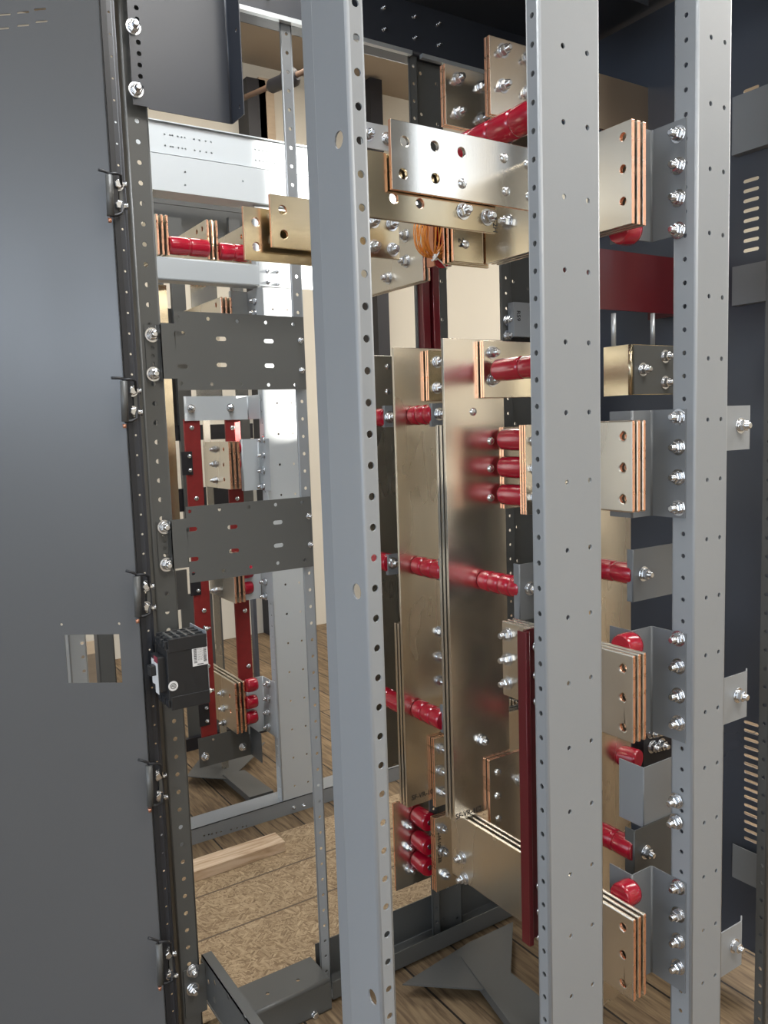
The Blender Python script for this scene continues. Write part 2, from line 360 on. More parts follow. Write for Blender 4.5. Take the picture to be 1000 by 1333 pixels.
CZ = 4.6
tag(MB().box((-6, -3, CZ), (9.5, 6.5, CZ+.1)).build('ceiling', MCEIL), None, None, kind='structure')
tag(MB().box((-6, 6.4, FZ), (9.5, 6.5, CZ)).build('wall_back', MWALL), None, None, kind='structure')
def holed_wall(name, P, ops, k0, x0, x1):
    """wall with window openings; P(x, z, depth) gives a place"""
    m = MB()
    loops = [[Vector(p) for p in ((x0, FZ, 0), (x1, FZ, 0), (x1, CZ, 0), (x0, CZ, 0))]] + [[Vector((a, c, 0)), Vector((b, c, 0)), Vector((b, d, 0)), Vector((a, d, 0))] for a, b, c, d in ops]
    tri = geometry.tessellate_polygon(loops); flat = [p for L in loops for p in L]
    for w in (0, .12): m.add([P(p.x, p.y, w) for p in flat], [tuple(t) for t in tri])
    for L in loops:
        for i in range(4): p, q = L[i], L[(i+1) % 4]; m.add([P(p.x, p.y, 0), P(q.x, q.y, 0), P(q.x, q.y, .12), P(p.x, p.y, .12)], [(0, 1, 2, 3)])
    tag(m.build(name, MWALL), None, None, kind='structure')
    for k, (a, b, c, d) in enumerate(ops):
        m = MB(); w = .05
        for (p, q, r_, s_) in ((a, a+w, c, d), (b-w, b, c, d), (a, b, c, c+w), (a, b, d-w, d)): m.box(P(p, r_, .03), P(q, s_, .08))
        tag(m.build('window_%d' % (k0+k), GREY), None, None, kind='structure')
holed_wall('wall_front', lambda x, z, w: (x, -2.6-w, z), [(3.5, 4.62, 3.05, 4.45), (5.35, 6.7, 3.05, 4.45)], 1, -6, 9.5)
holed_wall('wall_right', lambda x, z, w: (9.4+w, x, z), [(-.735, 0.0, 2.98, 4.4)], 3, -2.6, 6.4)

# ================================================================== STEEL FRAME OF THE SWITCHBOARD
# posts stand on a grid: rows at Y 1.11, 2.11 and 3.25, 0.43 m apart
def zs(z0, z1, p, off=0):
    z = z0+p/2+off; r = []
    while z < z1-.015: r.append(z); z += p
    return r
HR = .0062
def post_strip(label, X0, X1, Y, depth, z0, z1, strip=.030, big=(), zoff=0, pairs=True, side='right', m=GREY, wide_holes=True):
    """post with a narrow perforated strip facing -Y and a wide web facing -X at its left"""
    P = [(X0+.004, Y+depth+.045), (X0, Y+depth), (X0, Y), (X1, Y)]
    P = [(X0+.034, Y+depth+.004), (X0+.006, Y+depth+.045), (X0, Y+depth), (X0, Y), (X1, Y), (X1, Y+.012)]
    h = {3: [(X1-X0-.015, z, HR) for z in zs(z0, z1, .05, zoff)], 2: list(big)}
    P = P[1:]; h = {2: h[3], 1: h[2]}
    mb = MB().fold(P, EZ, z0, z1, h, .003)
    o = mb.build('steel_post', m); return tag(o, label, 'post')
ZT = 2.92
# post 1, nearest: web faces -X, strip faces -Y, three large round holes in the web
W1Y = 1.11
bigs = []
for (px, py) in ((441, 182), (464.5, 770), (485, 1298)):
    y, z = PX(px, py, .684); bigs.append((1.215-y, z, .0135))
p1 = post_strip('tall light grey post nearest the camera with one hole strip and three large round holes', .684, .716, W1Y, .105, FZ, ZT, big=bigs, zoff=(2.261-1.65) % .05)

def front_post(label, X0, X1, Y, dl, z0, z1, zref, zp, group=None, m=GREY, lip=0, rd=.03):
    """post with its wide web facing -Y (holes in pairs) and perforated flange facing -X"""
    Wd = X1-X0; P = ([(X0+lip, Y+dl)] if lip else []) + [(X0, Y+dl), (X0, Y), (X1, Y), (X1, Y+rd)]
    k = 1 if lip else 0
    fh = [(dl*.52, z, HR*.85) for z in zs(z0, z1, .05, zref)]
    wh = []
    for z in [zp+.1335*i for i in range(-25, 25)]:
        if z0+.03 < z < z1-.03: wh += [(Wd*.38, z, .0052), (Wd*.78, z, .0052)]
    mb = MB().fold(P, EZ, z0, z1, {k: fh, k+1: wh}, .003, rb=.006)
    o = mb.build('steel_post', m); return tag(o, label, 'post', group)
zp2 = PY(764, 166, 1.13)[1]; zp3 = PY(935, 290/3.704*0+60+288/3.704, 1.13)[1]
front_post('wide light grey post in the middle of the picture with paired small holes', 1.100, 1.258, 1.13, .036, FZ, ZT, 0, zp2, lip=.02)
front_post('light grey post at the right with paired holes and plated bolts on its side flange', 1.553, 1.671, 1.13, .060, FZ, ZT, .01, zp3, lip=.02)
front_post('grey post at the far right edge of the picture beside the louvred sheet', 1.985, 2.10, 1.21, .03, FZ, ZT, 0, zp3, m=DGREY)
# row 2
def row2_post(label, Xs, z0, z1, wl=.062, web=.10, m=GREY, zoff=0, strip_r=.0062):
    P = [(Xs, 2.11+web), (Xs, 2.11), (Xs+wl, 2.11), (Xs+wl, 2.125)]
    mb = MB().fold(P, EZ, z0, z1, {1: [(wl*.5, z, strip_r) for z in zs(z0, z1, .05, zoff)]}, .003)
    return tag(mb.build('steel_post', m), label, 'post')
XL0 = PY(172, 300, 2.11)[0]; XL1 = PY(202.5, 300, 2.11)[0]
row2_post('dark perforated post beside the open door at the left', XL0, FZ, 2.755, XL1-XL0, .03, DGREY, .0)
row2_post('thin grey perforated post seen just left of the nearest post', 1.088, FZ, 2.755, .036, .006, GREY, strip_r=.005)
def row2_web(label, Xs, z0, z1, wl, wb, m=GREY):
    P = [(Xs, 2.118), (Xs, 2.11), (Xs+wl, 2.11), (Xs+wl+.004, 2.13), (Xs+wl+wb, 2.13), (Xs+wl+wb, 2.16)]
    h = {1: [(wl*.5, z, .005) for z in zs(z0, z1, .05)], 3: [(wb*.2, z, .0055) for z in zs(z0, z1, .12)]+[(wb*.75, z-.02, .0055) for z in zs(z0, z1, .12)]}
    mb = MB().fold(P, EZ, z0, z1, h, .003, rb=.004)
    return tag(mb.build('steel_post', m), label, 'post')
row2_web('dark rear post behind the dark red channel, strip of holes on its left edge', 1.518, FZ, 2.755, .03, .11, DGREY)
row2_web('rear post with two bolts right of the pale window wall opening', 1.868, FZ, 2.755, .045, .12, DGREY)

# top frame of row 2, roof sheet, side sheet
mb = MB().fold([(2.11, 2.757), (2.11, 2.86), (2.16, 2.86)], EX, .60, 2.6, {}, .003, U=EY, V=EZ)
h = MB(); h.fold([(2.10, 2.90), (2.10, 2.757), (2.17, 2.757), (2.17, 2.775)][::-1], EX, .58, 2.62, {}, .003, U=EY, V=EZ)
tb = tag(h.build('top_crossbeam', DARKS), 'dark upper crossbeam running across the top behind the posts', 'beam')
m = MB().box((.60, 2.085, 2.745), (1.513, 2.10, 2.757)); m.box((1.55, 2.085, 2.745), (1.86, 2.10, 2.757)); m.build('edge_trim', GALV, tb)
for x in (.92, 1.05, 1.42, 1.53, 1.62): 
    for z in (2.80, 2.86): bolt(tb, (x, 2.10, z), NY, BM_SMALL, 'screw', )
tag(MB().box((1.28, 1.20, 2.90), (2.60, 2.30, 2.903)).build('roof_sheet', DARKS), 'dark blue-grey roof sheet above the copper bars', 'metal sheet')
m = MB().fold([(1.62, 2.80), (1.62, 2.90), (1.68, 2.90)], EX, 1.14, 2.0, {}, .003, U=EY, V=EZ)
tag(m.build('roof_rail', DARKS), 'dark rail under the roof sheet between the two front posts', 'rail')
# louvred side sheet, dark compartment back
def louvres():
    mb = MB(); hol = []
    X = 2.20
    for (pa, pb, n_) in (((966, 118), (966, 133), 2), ((965, 236), (965, 327), 8), ((963, 938), (963, 1090), 15)):
        for i in range(n_):
            f_ = i/max(1, n_-1); x = pa[0]+(pb[0]-pa[0])*f_; yv = pa[1]+(pb[1]-pa[1])*f_
            y, z = PX(978, yv+ (4 if pa[1] > 900 else -2), X); hol.append((y, z, (.048, .010)))
    plX(mb, 1.30, 2.24, FZ+.1, ZT-.03, X, .002, hol)
    return tag(mb.build('louvred_side_sheet', NAVY), 'dark blue-grey side sheet with columns of white louvre slots', 'metal sheet')
louvres()
# cabinet back plate behind section three (dark)
z0, z1 = 2.30, 2.90
def rear_sheet(label, a, b, Y, m=NAVY, hol=()):
    x0, x1, z0, z1 = rectY(Y, a, b); mb = MB(); plY(mb, x0, x1, z0, z1, Y, .002, hol); return tag(mb.build('barrier_sheet', m), label, 'metal sheet')
rear_sheet('dark barrier sheet high up behind the right hand copper bars', (640, -10), (900, 330), 2.25)
rear_sheet('dark barrier sheet at mid height behind the right hand bars', (690, 410), (900, 960), 2.25)
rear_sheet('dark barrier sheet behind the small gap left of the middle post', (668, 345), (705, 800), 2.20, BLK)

for k, (ya, yb, lab) in enumerate(((108, 186, 'blue-grey gusset sheet at the top right edge above the louvres'), (338, 390, 'blue-grey strap with marker scribble below the upper louvres at the right edge'), (1098, 1165, 'grey strap below the lower louvres at the right edge'))):
    X = 2.17; y0, z1 = PX(1003, ya, X); y1, z0 = PX(953, yb, X); z0 = PX(1003, yb, X)[1]; z1 = PX(953, ya, X)[1] if k == 2 else z1
    mb = MB(); plX(mb, y0, y1, z0, z1, X, .0025); mb.box((X, y0, z0-.001), (X+.028, y1, z0)); o = tag(mb.build('side_strap', GREY), lab, 'metal sheet')
# base frame
def channelX(name, label, X0, X1, Y, z0, z1, dep, m, cat='beam', holes=()):
    mb = MB().fold([(Y+dep, z0), (Y, z0), (Y, z1), (Y+dep, z1)], EX, X0, X1, {2: [(dep*.5, x, .006) for x in holes]}, .003, U=EY, V=EZ)
    return tag(mb.build(name, m), label, cat)

# ================================================================== BUILDERS FOR BUS BARS, INSULATORS, BRACKETS
def slabX(mb, X, Y0, Y1, Z0, Z1, t, holes=(), ends=1, hm=1, face=0):
    """bar facing -X running along Y; its cut ends carry material `ends`"""
    return mb.plate((X, 0, 0), -EY, EZ, [(-Y1, Z0), (-Y0, Z0), (-Y0, Z1), (-Y1, Z1)], [(-h[0],)+tuple(h[1:]) for h in holes], t, (face, [0, ends, 0, ends], hm))
def slabY(mb, X0, X1, Z0, Z1, Y, t, holes=(), ends=0, sides=1, hm=1, face=0):
    return mb.plate((0, Y, 0), EX, EZ, [(X0, Z0), (X1, Z0), (X1, Z1), (X0, Z1)], holes, t, (face, [ends, sides, ends, sides], hm))
def bevel(o, w=.0016):
    b = o.modifiers.new('bevel', 'BEVEL'); b.width = w; b.segments = 2; b.limit_method = 'ANGLE'; b.angle_limit = R(50); return o
def stackX(label, X, Y0, Y1, Z0, Z1, n, holes=(), t=.0095, pitch=.0175, m=TINB, cat='busbar', bolts=(), bm=None, steps=None):
    o = thing('busbar_stack', (X, (Y0+Y1)/2, Z0), label, cat)
    for i in range(n):
        mb = MB(); slabX(mb, X+i*pitch, Y0, Y1, Z0, Z1, t, holes); bevel(mb.build('bar', [m, COPPER], o), .0035)
    for (y, z) in bolts: bolt(o, (X, y, z), NX, bm)
    return o
def stackY(label, X0, X1, Z0, Z1, Y, n, holes=(), t=.0095, pitch=.016, m=TINB, sides=1, ends=1, hm=1, bolts=(), bm=None, tops=None, name='busbar_stack', em=COPPER):
    o = thing(name, ((X0+X1)/2, Y, Z0), label, 'busbar')
    for i in range(n):
        mb = MB(); slabY(mb, X0, X1, Z0, tops[i] if tops else Z1, Y+i*pitch, t, holes if i == 0 or not tops else (), ends, sides, hm); bevel(mb.build('bar', [m, em], o), .0012)
    for (x, z) in bolts: bolt(o, (x, Y, z), NY, bm)
    return o
def insulator(label, p, d, L, r=.029, segs=3):
    """ribbed red standoff from p along d"""
    pr = []; s = L/segs
    for i in range(segs):
        a = i*s; pr += [(a+.0002, r*.90), (a+.003, r*.915), (a+.0045, r*.98), (a+.009, r*1.0), (a+s*.5, r*1.03), (a+s-.009, r*1.0), (a+s-.0045, r*.98), (a+s-.003, r*.915), (a+s-.0002, r*.90)]
    mb = MB().lathe(p, d, pr, 32); o = thing('standoff_insulator', p, label, 'insulator')
    mb.build('ribbed_body', RED, o)
    q = Vector(p)+Vector(d)*(L); mb = MB().lathe(q-Vector(d)*.001, d, [(0, .009), (.002, .009)], 16); mb.build('metal_insert', ZINC, o)
    return o
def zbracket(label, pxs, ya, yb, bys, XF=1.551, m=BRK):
    """vertical sheet bent twice in plan, screwed to the side flange of the right hand post. pxs = right end, first bend, second bend, far end in picture columns"""
    ym = (ya+yb)/2
    Y0 = PX(pxs[0], ym, XF)[0]; Yb = PX(pxs[1], ym, XF)[0]; Xa = PY(pxs[2], ym, Yb)[0]; Yc = PX(pxs[3], ym, Xa)[0]
    z1 = PX(pxs[1], ya, XF)[1]; z0 = PX(pxs[1], yb, XF)[1]
    o = thing('standoff_bracket', (XF, Y0, z0), label, 'bracket')
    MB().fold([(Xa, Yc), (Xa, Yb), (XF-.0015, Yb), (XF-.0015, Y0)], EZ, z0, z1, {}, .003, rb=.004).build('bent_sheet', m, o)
    for b in bys:
        y, z = PX(884, b, XF); bolt(o, (XF-.0015, y, z), NX, BM_LONG)
    return Xa, Yb, Yc, z0, z1

# ================================================================== RIGHT HAND BAR ENDS (COMBS) ON THE CABINET SIDE
XC = 1.385
combs = [((823, 154), (822, 291), (178, 220, 262), 1.62, 'topmost stack of three copper-edged bars right of the middle post', (170, 315), (175, 216, 258, 300), 'grey bent bracket with four plated bolts beside the topmost bar stack'),
         ((823, 547), (824, 668), (568, 609, 650), 1.40, 'second stack from the top of three copper-edged bars right of the middle post', (534, 671), (543, 582, 621, 661), 'grey bent bracket with four plated bolts beside the second bar stack from the top'),
         ((825, 854), (824, 969), (870, 908, 947), 1.585, 'third copper-edged bar stack from the top, right of the middle post', (815, 952), (831, 867, 905, 941), 'grey bent bracket with four plated bolts beside the third bar stack from the top'),
         ((825, 1198), (825, 1305), (1207, 1243, 1280), 1.825, 'lowest long stack of three copper-edged bars running back from the right of the middle post', (1127, 1265), (1154, 1190, 1224, 1258), 'grey bent bracket with four plated bolts beside the lowest bar stack')]
COMB = []
for (a, b, hy, yr, lab, br_, bb, blab) in combs:
    y0, z1 = PX(*a, XC); y0b, z0 = PX(*b, XC); y0 = (y0+y0b)/2
    hs = [PX(811, h, XC) + (.0085,) for h in hy]
    st = stackX(lab, XC, y0, yr, z0, z1, 3, hs)
    COMB.append((st, y0, z0, z1))
    Xa, Yb, Yc, bz0, bz1 = zbracket(blab, (893, 849, 823, 794), br_[0], br_[1], bb)
COMB_END = XC+2*.0175+.0095
for (px, py, nm) in ((800, 300, 'red standoff insulator behind the lower edge of the topmost bar stack'), (803, 842, 'red standoff insulator showing above the third bar stack from the top'), (802, 1165, 'round red standoff insulator showing above the lowest bar stack at the right')):
    y, z = PX(px, py, XC+.045); insulator(nm, (COMB_END+.001, y-.01, z), PXD, max(.02, Xa-COMB_END-.002), .030, 1)
# topmost stack turns to face the room: short leg facing -Y
zc0, zc1 = COMB[0][2], COMB[0][3]
xl, zl = PY(590, 320, 1.625)
for i in range(3):
    mb = MB(); slabY(mb, xl, XC+.0095+i*.0175, zc0, zc1, 1.625+i*.0175, .0095, [(PY(606, 318, 1.625)[0], PY(606, 318, 1.625)[1], .006)] if i == 0 else []); bevel(mb.build('bar', [BRASSY, COPPER], COMB[0][0]))
x, z = PY(606, 318, 1.625); bolt(COMB[0][0], (x, 1.625, z), NY, BM_DOME)
x, z = PY(597, 309, 1.625); writing(COMB[0][0], '24', (x, 1.625, z), EZ*-1, EX, .024)
# plated bolts on the rear part of lowest stack and the third stack
for (px, py, k) in ((602, 1116, 3), (605, 1143, 3), (661, 826, 2), (661, 858, 2), (661, 889, 2)):
    y, z = PX(px, py, XC); bolt(COMB[k][0], (XC, y, z), NX, BM_LONG)

# ================================================================== VERTICAL RISERS
zA1 = PY(580, 440, 1.75)[1]; zA0 = PY(590, 1097, 1.75)[1]; xA0 = .5*(PY(580, 440, 1.75)[0]+PY(590, 1097, 1.75)[0]); xA1 = PY(654.5, 440, 1.75)[0]
zA2 = PY(578, 553, 1.75)[1]; zA0 = max(zA0, COMB[3][3]+.004)
A = stackY('tall bright tin-plated riser in the centre between the two nearest posts', xA0, xA1, zA0, zA1, 1.75, 3, m=TINA, em=TIN, tops=[zA1, zA2, zA2], pitch=.0165)
for (px, py, me) in ((616, 536, BM_DOME), (627, 963, BM_NUT), (639, 574, BM_DOME), (639, 610, BM_DOME), (639, 648, BM_DOME)):
    x, z = PY(px, py, 1.75); bolt(A, (x, 1.75, z), NY, me)
x, z = PY(594, 1087, 1.75); z = zA0+.006; writing(A, 'SF-VR-102', (x, 1.75, z), EX, EZ, .022)
YB = 2.01
xB0, zB1 = PY(512, 452, YB); zB0 = PY(530, 1052, YB)[1]
zB2 = PY(516, 815, YB)[1]; zB3 = PY(573, 556, YB)[1]
Bst = stackY('tin-plated riser standing directly behind the central bright one, to its left', xB0, xB0+.20, zB0, zB1, YB, 3, m=TINB, em=TIN, tops=[zB1, zB2, zB2], pitch=.0165)
for (px, py) in ((572, 822), (572, 855), (572, 886)):
    x, z = PY(px, py, YB); bolt(Bst, (x, YB, z), NY, BM_NUT)
x, z = PY(536, 1042, YB); writing(Bst, 'SF-VR-102', (x, YB, z), EX, EZ, .022)
YC2 = 2.28
xC0 = PY(468, 600, YC2)[0]
Cst = stackY('third tin-plated riser, deepest of the three, just right of the nearest post', xC0, xC0+.20, PY(505, 1000, YC2)[1], PY(500, 463, YC2)[1], YC2, 2, m=TINB, em=TIN)
for (px, py) in ((505, 477), (505, 510)):
    x, z = PY(px, py, YC2); bolt(Cst, (x, YC2, z), NY, BM_DOME)
# riser behind the right hand stacks
YR = 1.47; xr0, zr1 = PY(781, 560, YR); xr1 = PY(821.5, 800, YR)[0]
Rst = stackY('cream-reflecting riser between the middle and right hand posts behind the bar ends', xr1-.20, xr1, PY(800, 1300, YR)[1], PY(800, 640, YR)[1], YR, 2, m=TINB, em=TIN)
# plates clamped on the risers
def clamp(label, pa, pb, Y, n=3, m=TINB, bolts=(), bm=None, xr=None, holes=(), pitch=.009, t=.0065):
    x0, z1 = PY(*pa, Y); x1, z0 = PY(*pb, Y)
    if xr: x1 = xr
    bl = [PY(*b, Y) for b in bolts]
    return stackY(label, x0, x1, z0, z1, Y, n, t=t, m=m, sides=1, ends=1, bolts=bl, bm=bm, pitch=pitch, holes=[PY(h[0], h[1], Y)+(h[2],) for h in holes])
S1 = clamp('square plate bolted across the top of the central riser, copper on its left edge', (629, 443), (700, 517), 1.730, 2, TINB, ((641, 459), (641, 495)), BM_NUT)
S2 = clamp('square plate bolted across the top of the second riser', (557, 456), (600, 521), 1.990, 2, BRASSY, ((569, 471), (569, 505)), BM_NUT)
E1 = clamp('bar stack with three dome bolts bolted low on the central riser', (637, 990), (712, 1080), 1.736, 2, TINA, ((648, 1005), (648, 1036), (649, 1066)), BM_DOME, t=.005, pitch=.0062)
x, z = PY(684, 1019, 1.712); bolt(E1, (x, 1.736, z), NY)
stackY('triple bar edges seen between the central riser and the dark red channel', PY(675, 1000, 2.0)[0], PY(675, 1000, 2.0)[0]+.09, PY(680, 1160, 2.0)[1], PY(680, 912, 2.0)[1], 2.0, 3, m=TINB, em=TIN)
stackY('short horizontal bar stack peeking out right of the central riser, low down', 1.46, 1.80, PY(660, 985, 1.86)[1], PY(660, 928, 1.86)[1], 1.86, 3, m=TINB, em=TIN)
clamp('narrow copper-edged bar stack with three bolts bolted low on the second riser', (565, 962), (600, 1040), 1.992, 2, TINB, ((574, 974), (574, 1003), (575, 1030)), BM_NUT)
# neutral plates held on three insulators
NA = clamp('laminated plate on three red insulators with marker writing, at the right of the central riser', (684, 553), (740, 664), 1.60, 3, TINB, ((697, 574), (697, 610), (697, 648)), BM_NUT)
x, z = PY(693, 566, 1.60); writing(NA, 'SN-N-100-A-30', (x, 1.60, z), -EZ, EX, .0235)
BK = stackY('backing plate behind the three stacked red insulators', xA1-.012, xA1+.115, PY(660, 662, 1.741)[1], PY(660, 556, 1.741)[1], 1.741, 1, m=TINB, t=.008)
for i, py in enumerate((572, 608, 644)):
    x, z = PY(668, py, 1.70); insulator(('topmost', 'middle', 'lowest')[i]+' of the three stacked red insulators at the right of the central riser', (x, 1.739, z), NY, 1.739-1.60-.037, .030, 1)
# lower neutral set behind the second riser
DST = clamp('reddish reflecting plate with three long bolts low down behind the second riser', (512, 1046), (566, 1140), 2.17, 1, TINB, ((531, 1074), (531, 1102), (533, 1131)), BM_LONG)
NB = clamp('laminated plate with marker writing low down, carried by three red insulators', (566, 1066), (597, 1150), 2.055, 3, TINB, ((575, 1078), (577, 1108), (579, 1138)), BM_NUT)
x, z = PY(569.5, 1078, 2.055); writing(NB, 'SN-H-100-C-3B', (x, 2.055, z), -EZ, EX, .0185)
for i, py in enumerate((1066, 1097, 1124)):
    x, z = PY(557, py, 2.12); insulator(('upper', 'middle', 'bottom')[i]+' of the three red insulators low down left of the marked plate', (x-.01, 2.168, z), NY, .073, .031, 1)

# ================================================================== RED STANDOFF INSULATORS WITH HOLDERS (axis along Y)
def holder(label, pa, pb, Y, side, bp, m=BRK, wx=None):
    """small channel: face towards -Y with a return lip at its left edge"""
    x0, z1 = PY(*pa, Y); x1, z0 = PY(*pb, Y); x1 = wx or x1
    o = thing('insulator_holder', (x0, Y, z0), label, 'bracket')
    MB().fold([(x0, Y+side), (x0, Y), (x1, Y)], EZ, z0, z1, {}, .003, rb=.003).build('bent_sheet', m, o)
    x, z = PY(*bp, Y); bolt(o, (x, Y, z), NY); return x, z
def standY(label, x, z, Y0, Y1, r=.029, segs=3): return insulator(label, (x, Y1-.001, z), NY, Y1-Y0-.002, r, segs)
x, z = holder('grey holder plate at mid height left of the middle post', (676, 735), (722, 799), 1.575, .022, (690, 766)); standY('long red insulator crossing the central riser at mid height', x-.012, z, 1.58, 1.75, .029, 4)
x, z = holder('small grey holder on the second riser at mid height', (574, 728), (600, 752), 1.86, .014, (584, 744)); standY('red insulator on the second riser at mid height', x-.005, z, 1.865, YB, .029, 3)
x, z = holder('small round-cornered holder on the deepest riser at mid height', (505, 722), (519, 747), 2.12, .014, (511, 733)); standY('short red insulator at mid height just right of the nearest post', x-.004, z, 2.124, YC2, .029, 2)
x, z = holder('small round-cornered holder on the second riser near its top', (562, 525), (579, 555), 1.89, .012, (572, 539)); standY('red insulator on the second riser near its top', x-.006, z, 1.893, YB, .029, 3)
x, z = holder('small holder on the deepest riser near its top', (500, 528), (512, 556), 2.15, .012, (507, 543)); standY('short red insulator near the top of the deepest riser', x-.006, z, 2.153, YC2, .029, 2)
x, z = holder('small holder low on the second riser', (576, 918), (592, 950), 1.87, .012, (582, 938)); standY('red insulator low on the second riser', x-.006, z, 1.873, YB, .030, 3)
x, z = PY(520, 915, 2.15); standY('red insulator low on the deepest riser behind the triple bar edges', x, z, 2.12, YC2, .031, 2)
x, z = PY(686, 478, 1.60); standY('stout red insulator on the square plate atop the central riser', x-.004, z, 1.50, 1.711, .030, 2)
x, z = PY(652, 170, 1.62); standY('thick red insulator rising toward the middle post near the top', x, z, 1.40, 1.80, .036, 5)
x, z = holder('grey holder with a bolt behind the right hand post at mid height', (824, 716), (880, 772), 1.335, .018, (838, 747)); standY('red insulator at mid height between the middle and right hand posts', x-.02, z, 1.34, YR, .027, 2)
x, z = holder('grey holder with a bolt behind the right hand post, low down', (826, 1082), (880, 1136), 1.335, .030, (841, 1109), m=DGREY); standY('lower red insulator between the middle and right hand posts', x-.03, z+.01, 1.34, YR, .029, 2)
# grey box bracket with the insulator above
x0, x1, z0, z1 = rectY(1.34, (838, 1000), (878, 1060))
o = thing('box_bracket', (x0, 1.34, z0), 'plain grey box-like bracket left of the right hand post with a red insulator behind', 'bracket')
MB().fold([(x0, 1.42), (x0, 1.34), (x1, 1.34)], EZ, z0, z1, {}, .003, rb=.003).build('bent_sheet', GREY, o)
y, z = PX(881, 1042, 1.551); bolt(o, (1.5495, y, z), NX, BM_LONG); y, z = PX(881, 1069, 1.551); bolt(o, (1.5495, y, z), NX, BM_LONG)
x, z = PY(834, 990, 1.42); insulator('red insulator behind the plain grey box bracket', (x, 1.425, z), (-.25, 1, 0), .13, .028, 2)

# ================================================================== UPPER BUS WORK
P1Y = 1.45
x0, z1 = PY(508, 154, P1Y); z0 = PY(511, 246, P1Y)[1]; x1 = PY(697, 200, P1Y)[0]
hs = [PY(a, b, P1Y) + (.011,) for a, b in ((527, 184), (566, 190), (525, 226), (567, 232), (601, 198))]
P1 = thing('busbar_plate', (x0, P1Y, z0), 'wide mirror-bright plate with round holes at upper centre', 'busbar')
mb = MB(); slabY(mb, x0, x1, z0, z1, P1Y, .0095, hs, ends=1, sides=1, hm=0); bevel(mb.build('bar', [TIN, COPPER], P1), .001)
for (a, b, me) in ((602, 239, BM_DOME), (656, 206, BM_DOME), (659, 249, BM_DOME), (687, 214, BM_DOME), (689, 256, BM_DOME)):
    x, z = PY(a, b, P1Y); bolt(P1, (x, P1Y, z), NY, me)
GY = 1.464
x0 = PY(462, 240, GY)[0]; x1, z0 = PY(646, 304, GY); z1 = PY(480, 195, GY)[1]
hs = [PY(a, b, GY) + (.011,) for a, b in ((513, 258), (547, 265))]
G = thing('busbar_plate', (x0, GY, z0), 'brass-toned long bar just under the mirror-bright plate with two holes', 'busbar')
mb = MB(); slabY(mb, x0, x1, z0, z1, GY, .0095, hs, ends=0, sides=1, hm=1); bevel(mb.build('bar', [BRASSY, COPPER], G), .001)
for (a, b) in ((603, 275), (634, 283)): x, z = PY(a, b, GY); bolt(G, (x, GY, z), NY)
x, z = PY(642, 281, GY); writing(G, '4-2H', (x, GY, z), -EZ, EX, .018)
x, z = PY(661, 289, 1.62); bolt(COMB[0][0], (XC, PX(661, 289, XC)[0], PX(661, 289, XC)[1]), NX)
def plate4(label, pa, pb, Y, bolts, m=TIN, n=2):
    x0, x1, z0, z1 = rectY(Y, pa, pb); bl = [PY(*b, Y) for b in bolts]
    return stackY(label, x0, x1, z0, z1, Y, n, m=m, sides=1, ends=1, bolts=bl, bm=BM_LONG, pitch=.0125)
plate4('upper bolted plate with four plated nuts, nearer and right of its neighbour', (637, 45), (712, 165), 1.66, ((655, 66), (687, 76), (655, 112), (687, 121)))
plate4('lower bolted plate with four plated nuts beside the dark rear post at the top', (579, 82), (646, 176), 1.80, ((596, 103), (627, 113), (597, 147), (627, 155)))
x0, x1, z0, z1 = rectY(1.95, (470, 157), (545, 204)); o = tag(thing('link_plate', (x0, 1.95, z0), 'bright link plate with two bolts peeking left of the mirror-bright plate', 'plate'), None, None)
mb = MB(); plY(mb, x0, x1, z0, z1, 1.95, .004); mb.build('sheet', GALV, o)
for a, b in ((479, 175), (504, 181)): x, z = PY(a, b, 1.95); bolt(o, (x, 1.95, z), NY)
x0, x1, z0, z1 = rectY(1.93, (636, 140), (722, 262)); o = thing('link_plate', (x0, 1.93, z0), 'white-gleaming plate behind the thick red insulator at the top', 'plate')
mb = MB(); plY(mb, x0, x1, z0, z1, 1.93, .004); mb.build('sheet', TIN, o)
# bars reaching left past the nearest post
def lplate(label, pa, pb, Y, holes, m, bolts=()):
    x0, z1 = PY(*pa, Y); x1, z0 = PY(*pb, Y); o = thing('busbar_plate', (x0, Y, z0), label, 'busbar')
    mb = MB(); slabY(mb, x0, x1, z0, z1, Y, .009, [PY(a, b, Y)+(.011,) for a, b in holes], 0, 1, 1); bevel(mb.build('bar', [m, COPPER], o), .001)
    for a, b in bolts: x, z = PY(a, b, Y); bolt(o, (x, Y, z), NY)
    return o
lplate('aged brown-gold plate with two holes whose right end carries four bolts beyond the nearest post', (351, 252), (521, 338), 1.90, ((368, 273), (370, 305)), BRASSY, ((486, 288), (510, 292), (487, 321), (511, 325)))
lplate('brass-coloured plate with a bright hole, left of and behind the other gold plate', (316, 268), (430, 348), 1.935, ((333, 289), (334, 321)), BRASSY)
XK = 1.40; yA, zt = PX(549, 285, XK); yB_, zb = PX(480, 391, XK); zb = PX(549, 366, XK)[1]
K_ = stackX('greenish tin bar facing left with three bolts under the brass-toned bar', XK, yA, yB_+.06, zb, PX(549, 270, XK)[1], 2, m=TINB)
for a, b in ((528, 307), (529, 340), (506, 362)): y, z = PX(a, b, XK); bolt(K_, (XK, y, z), NX)
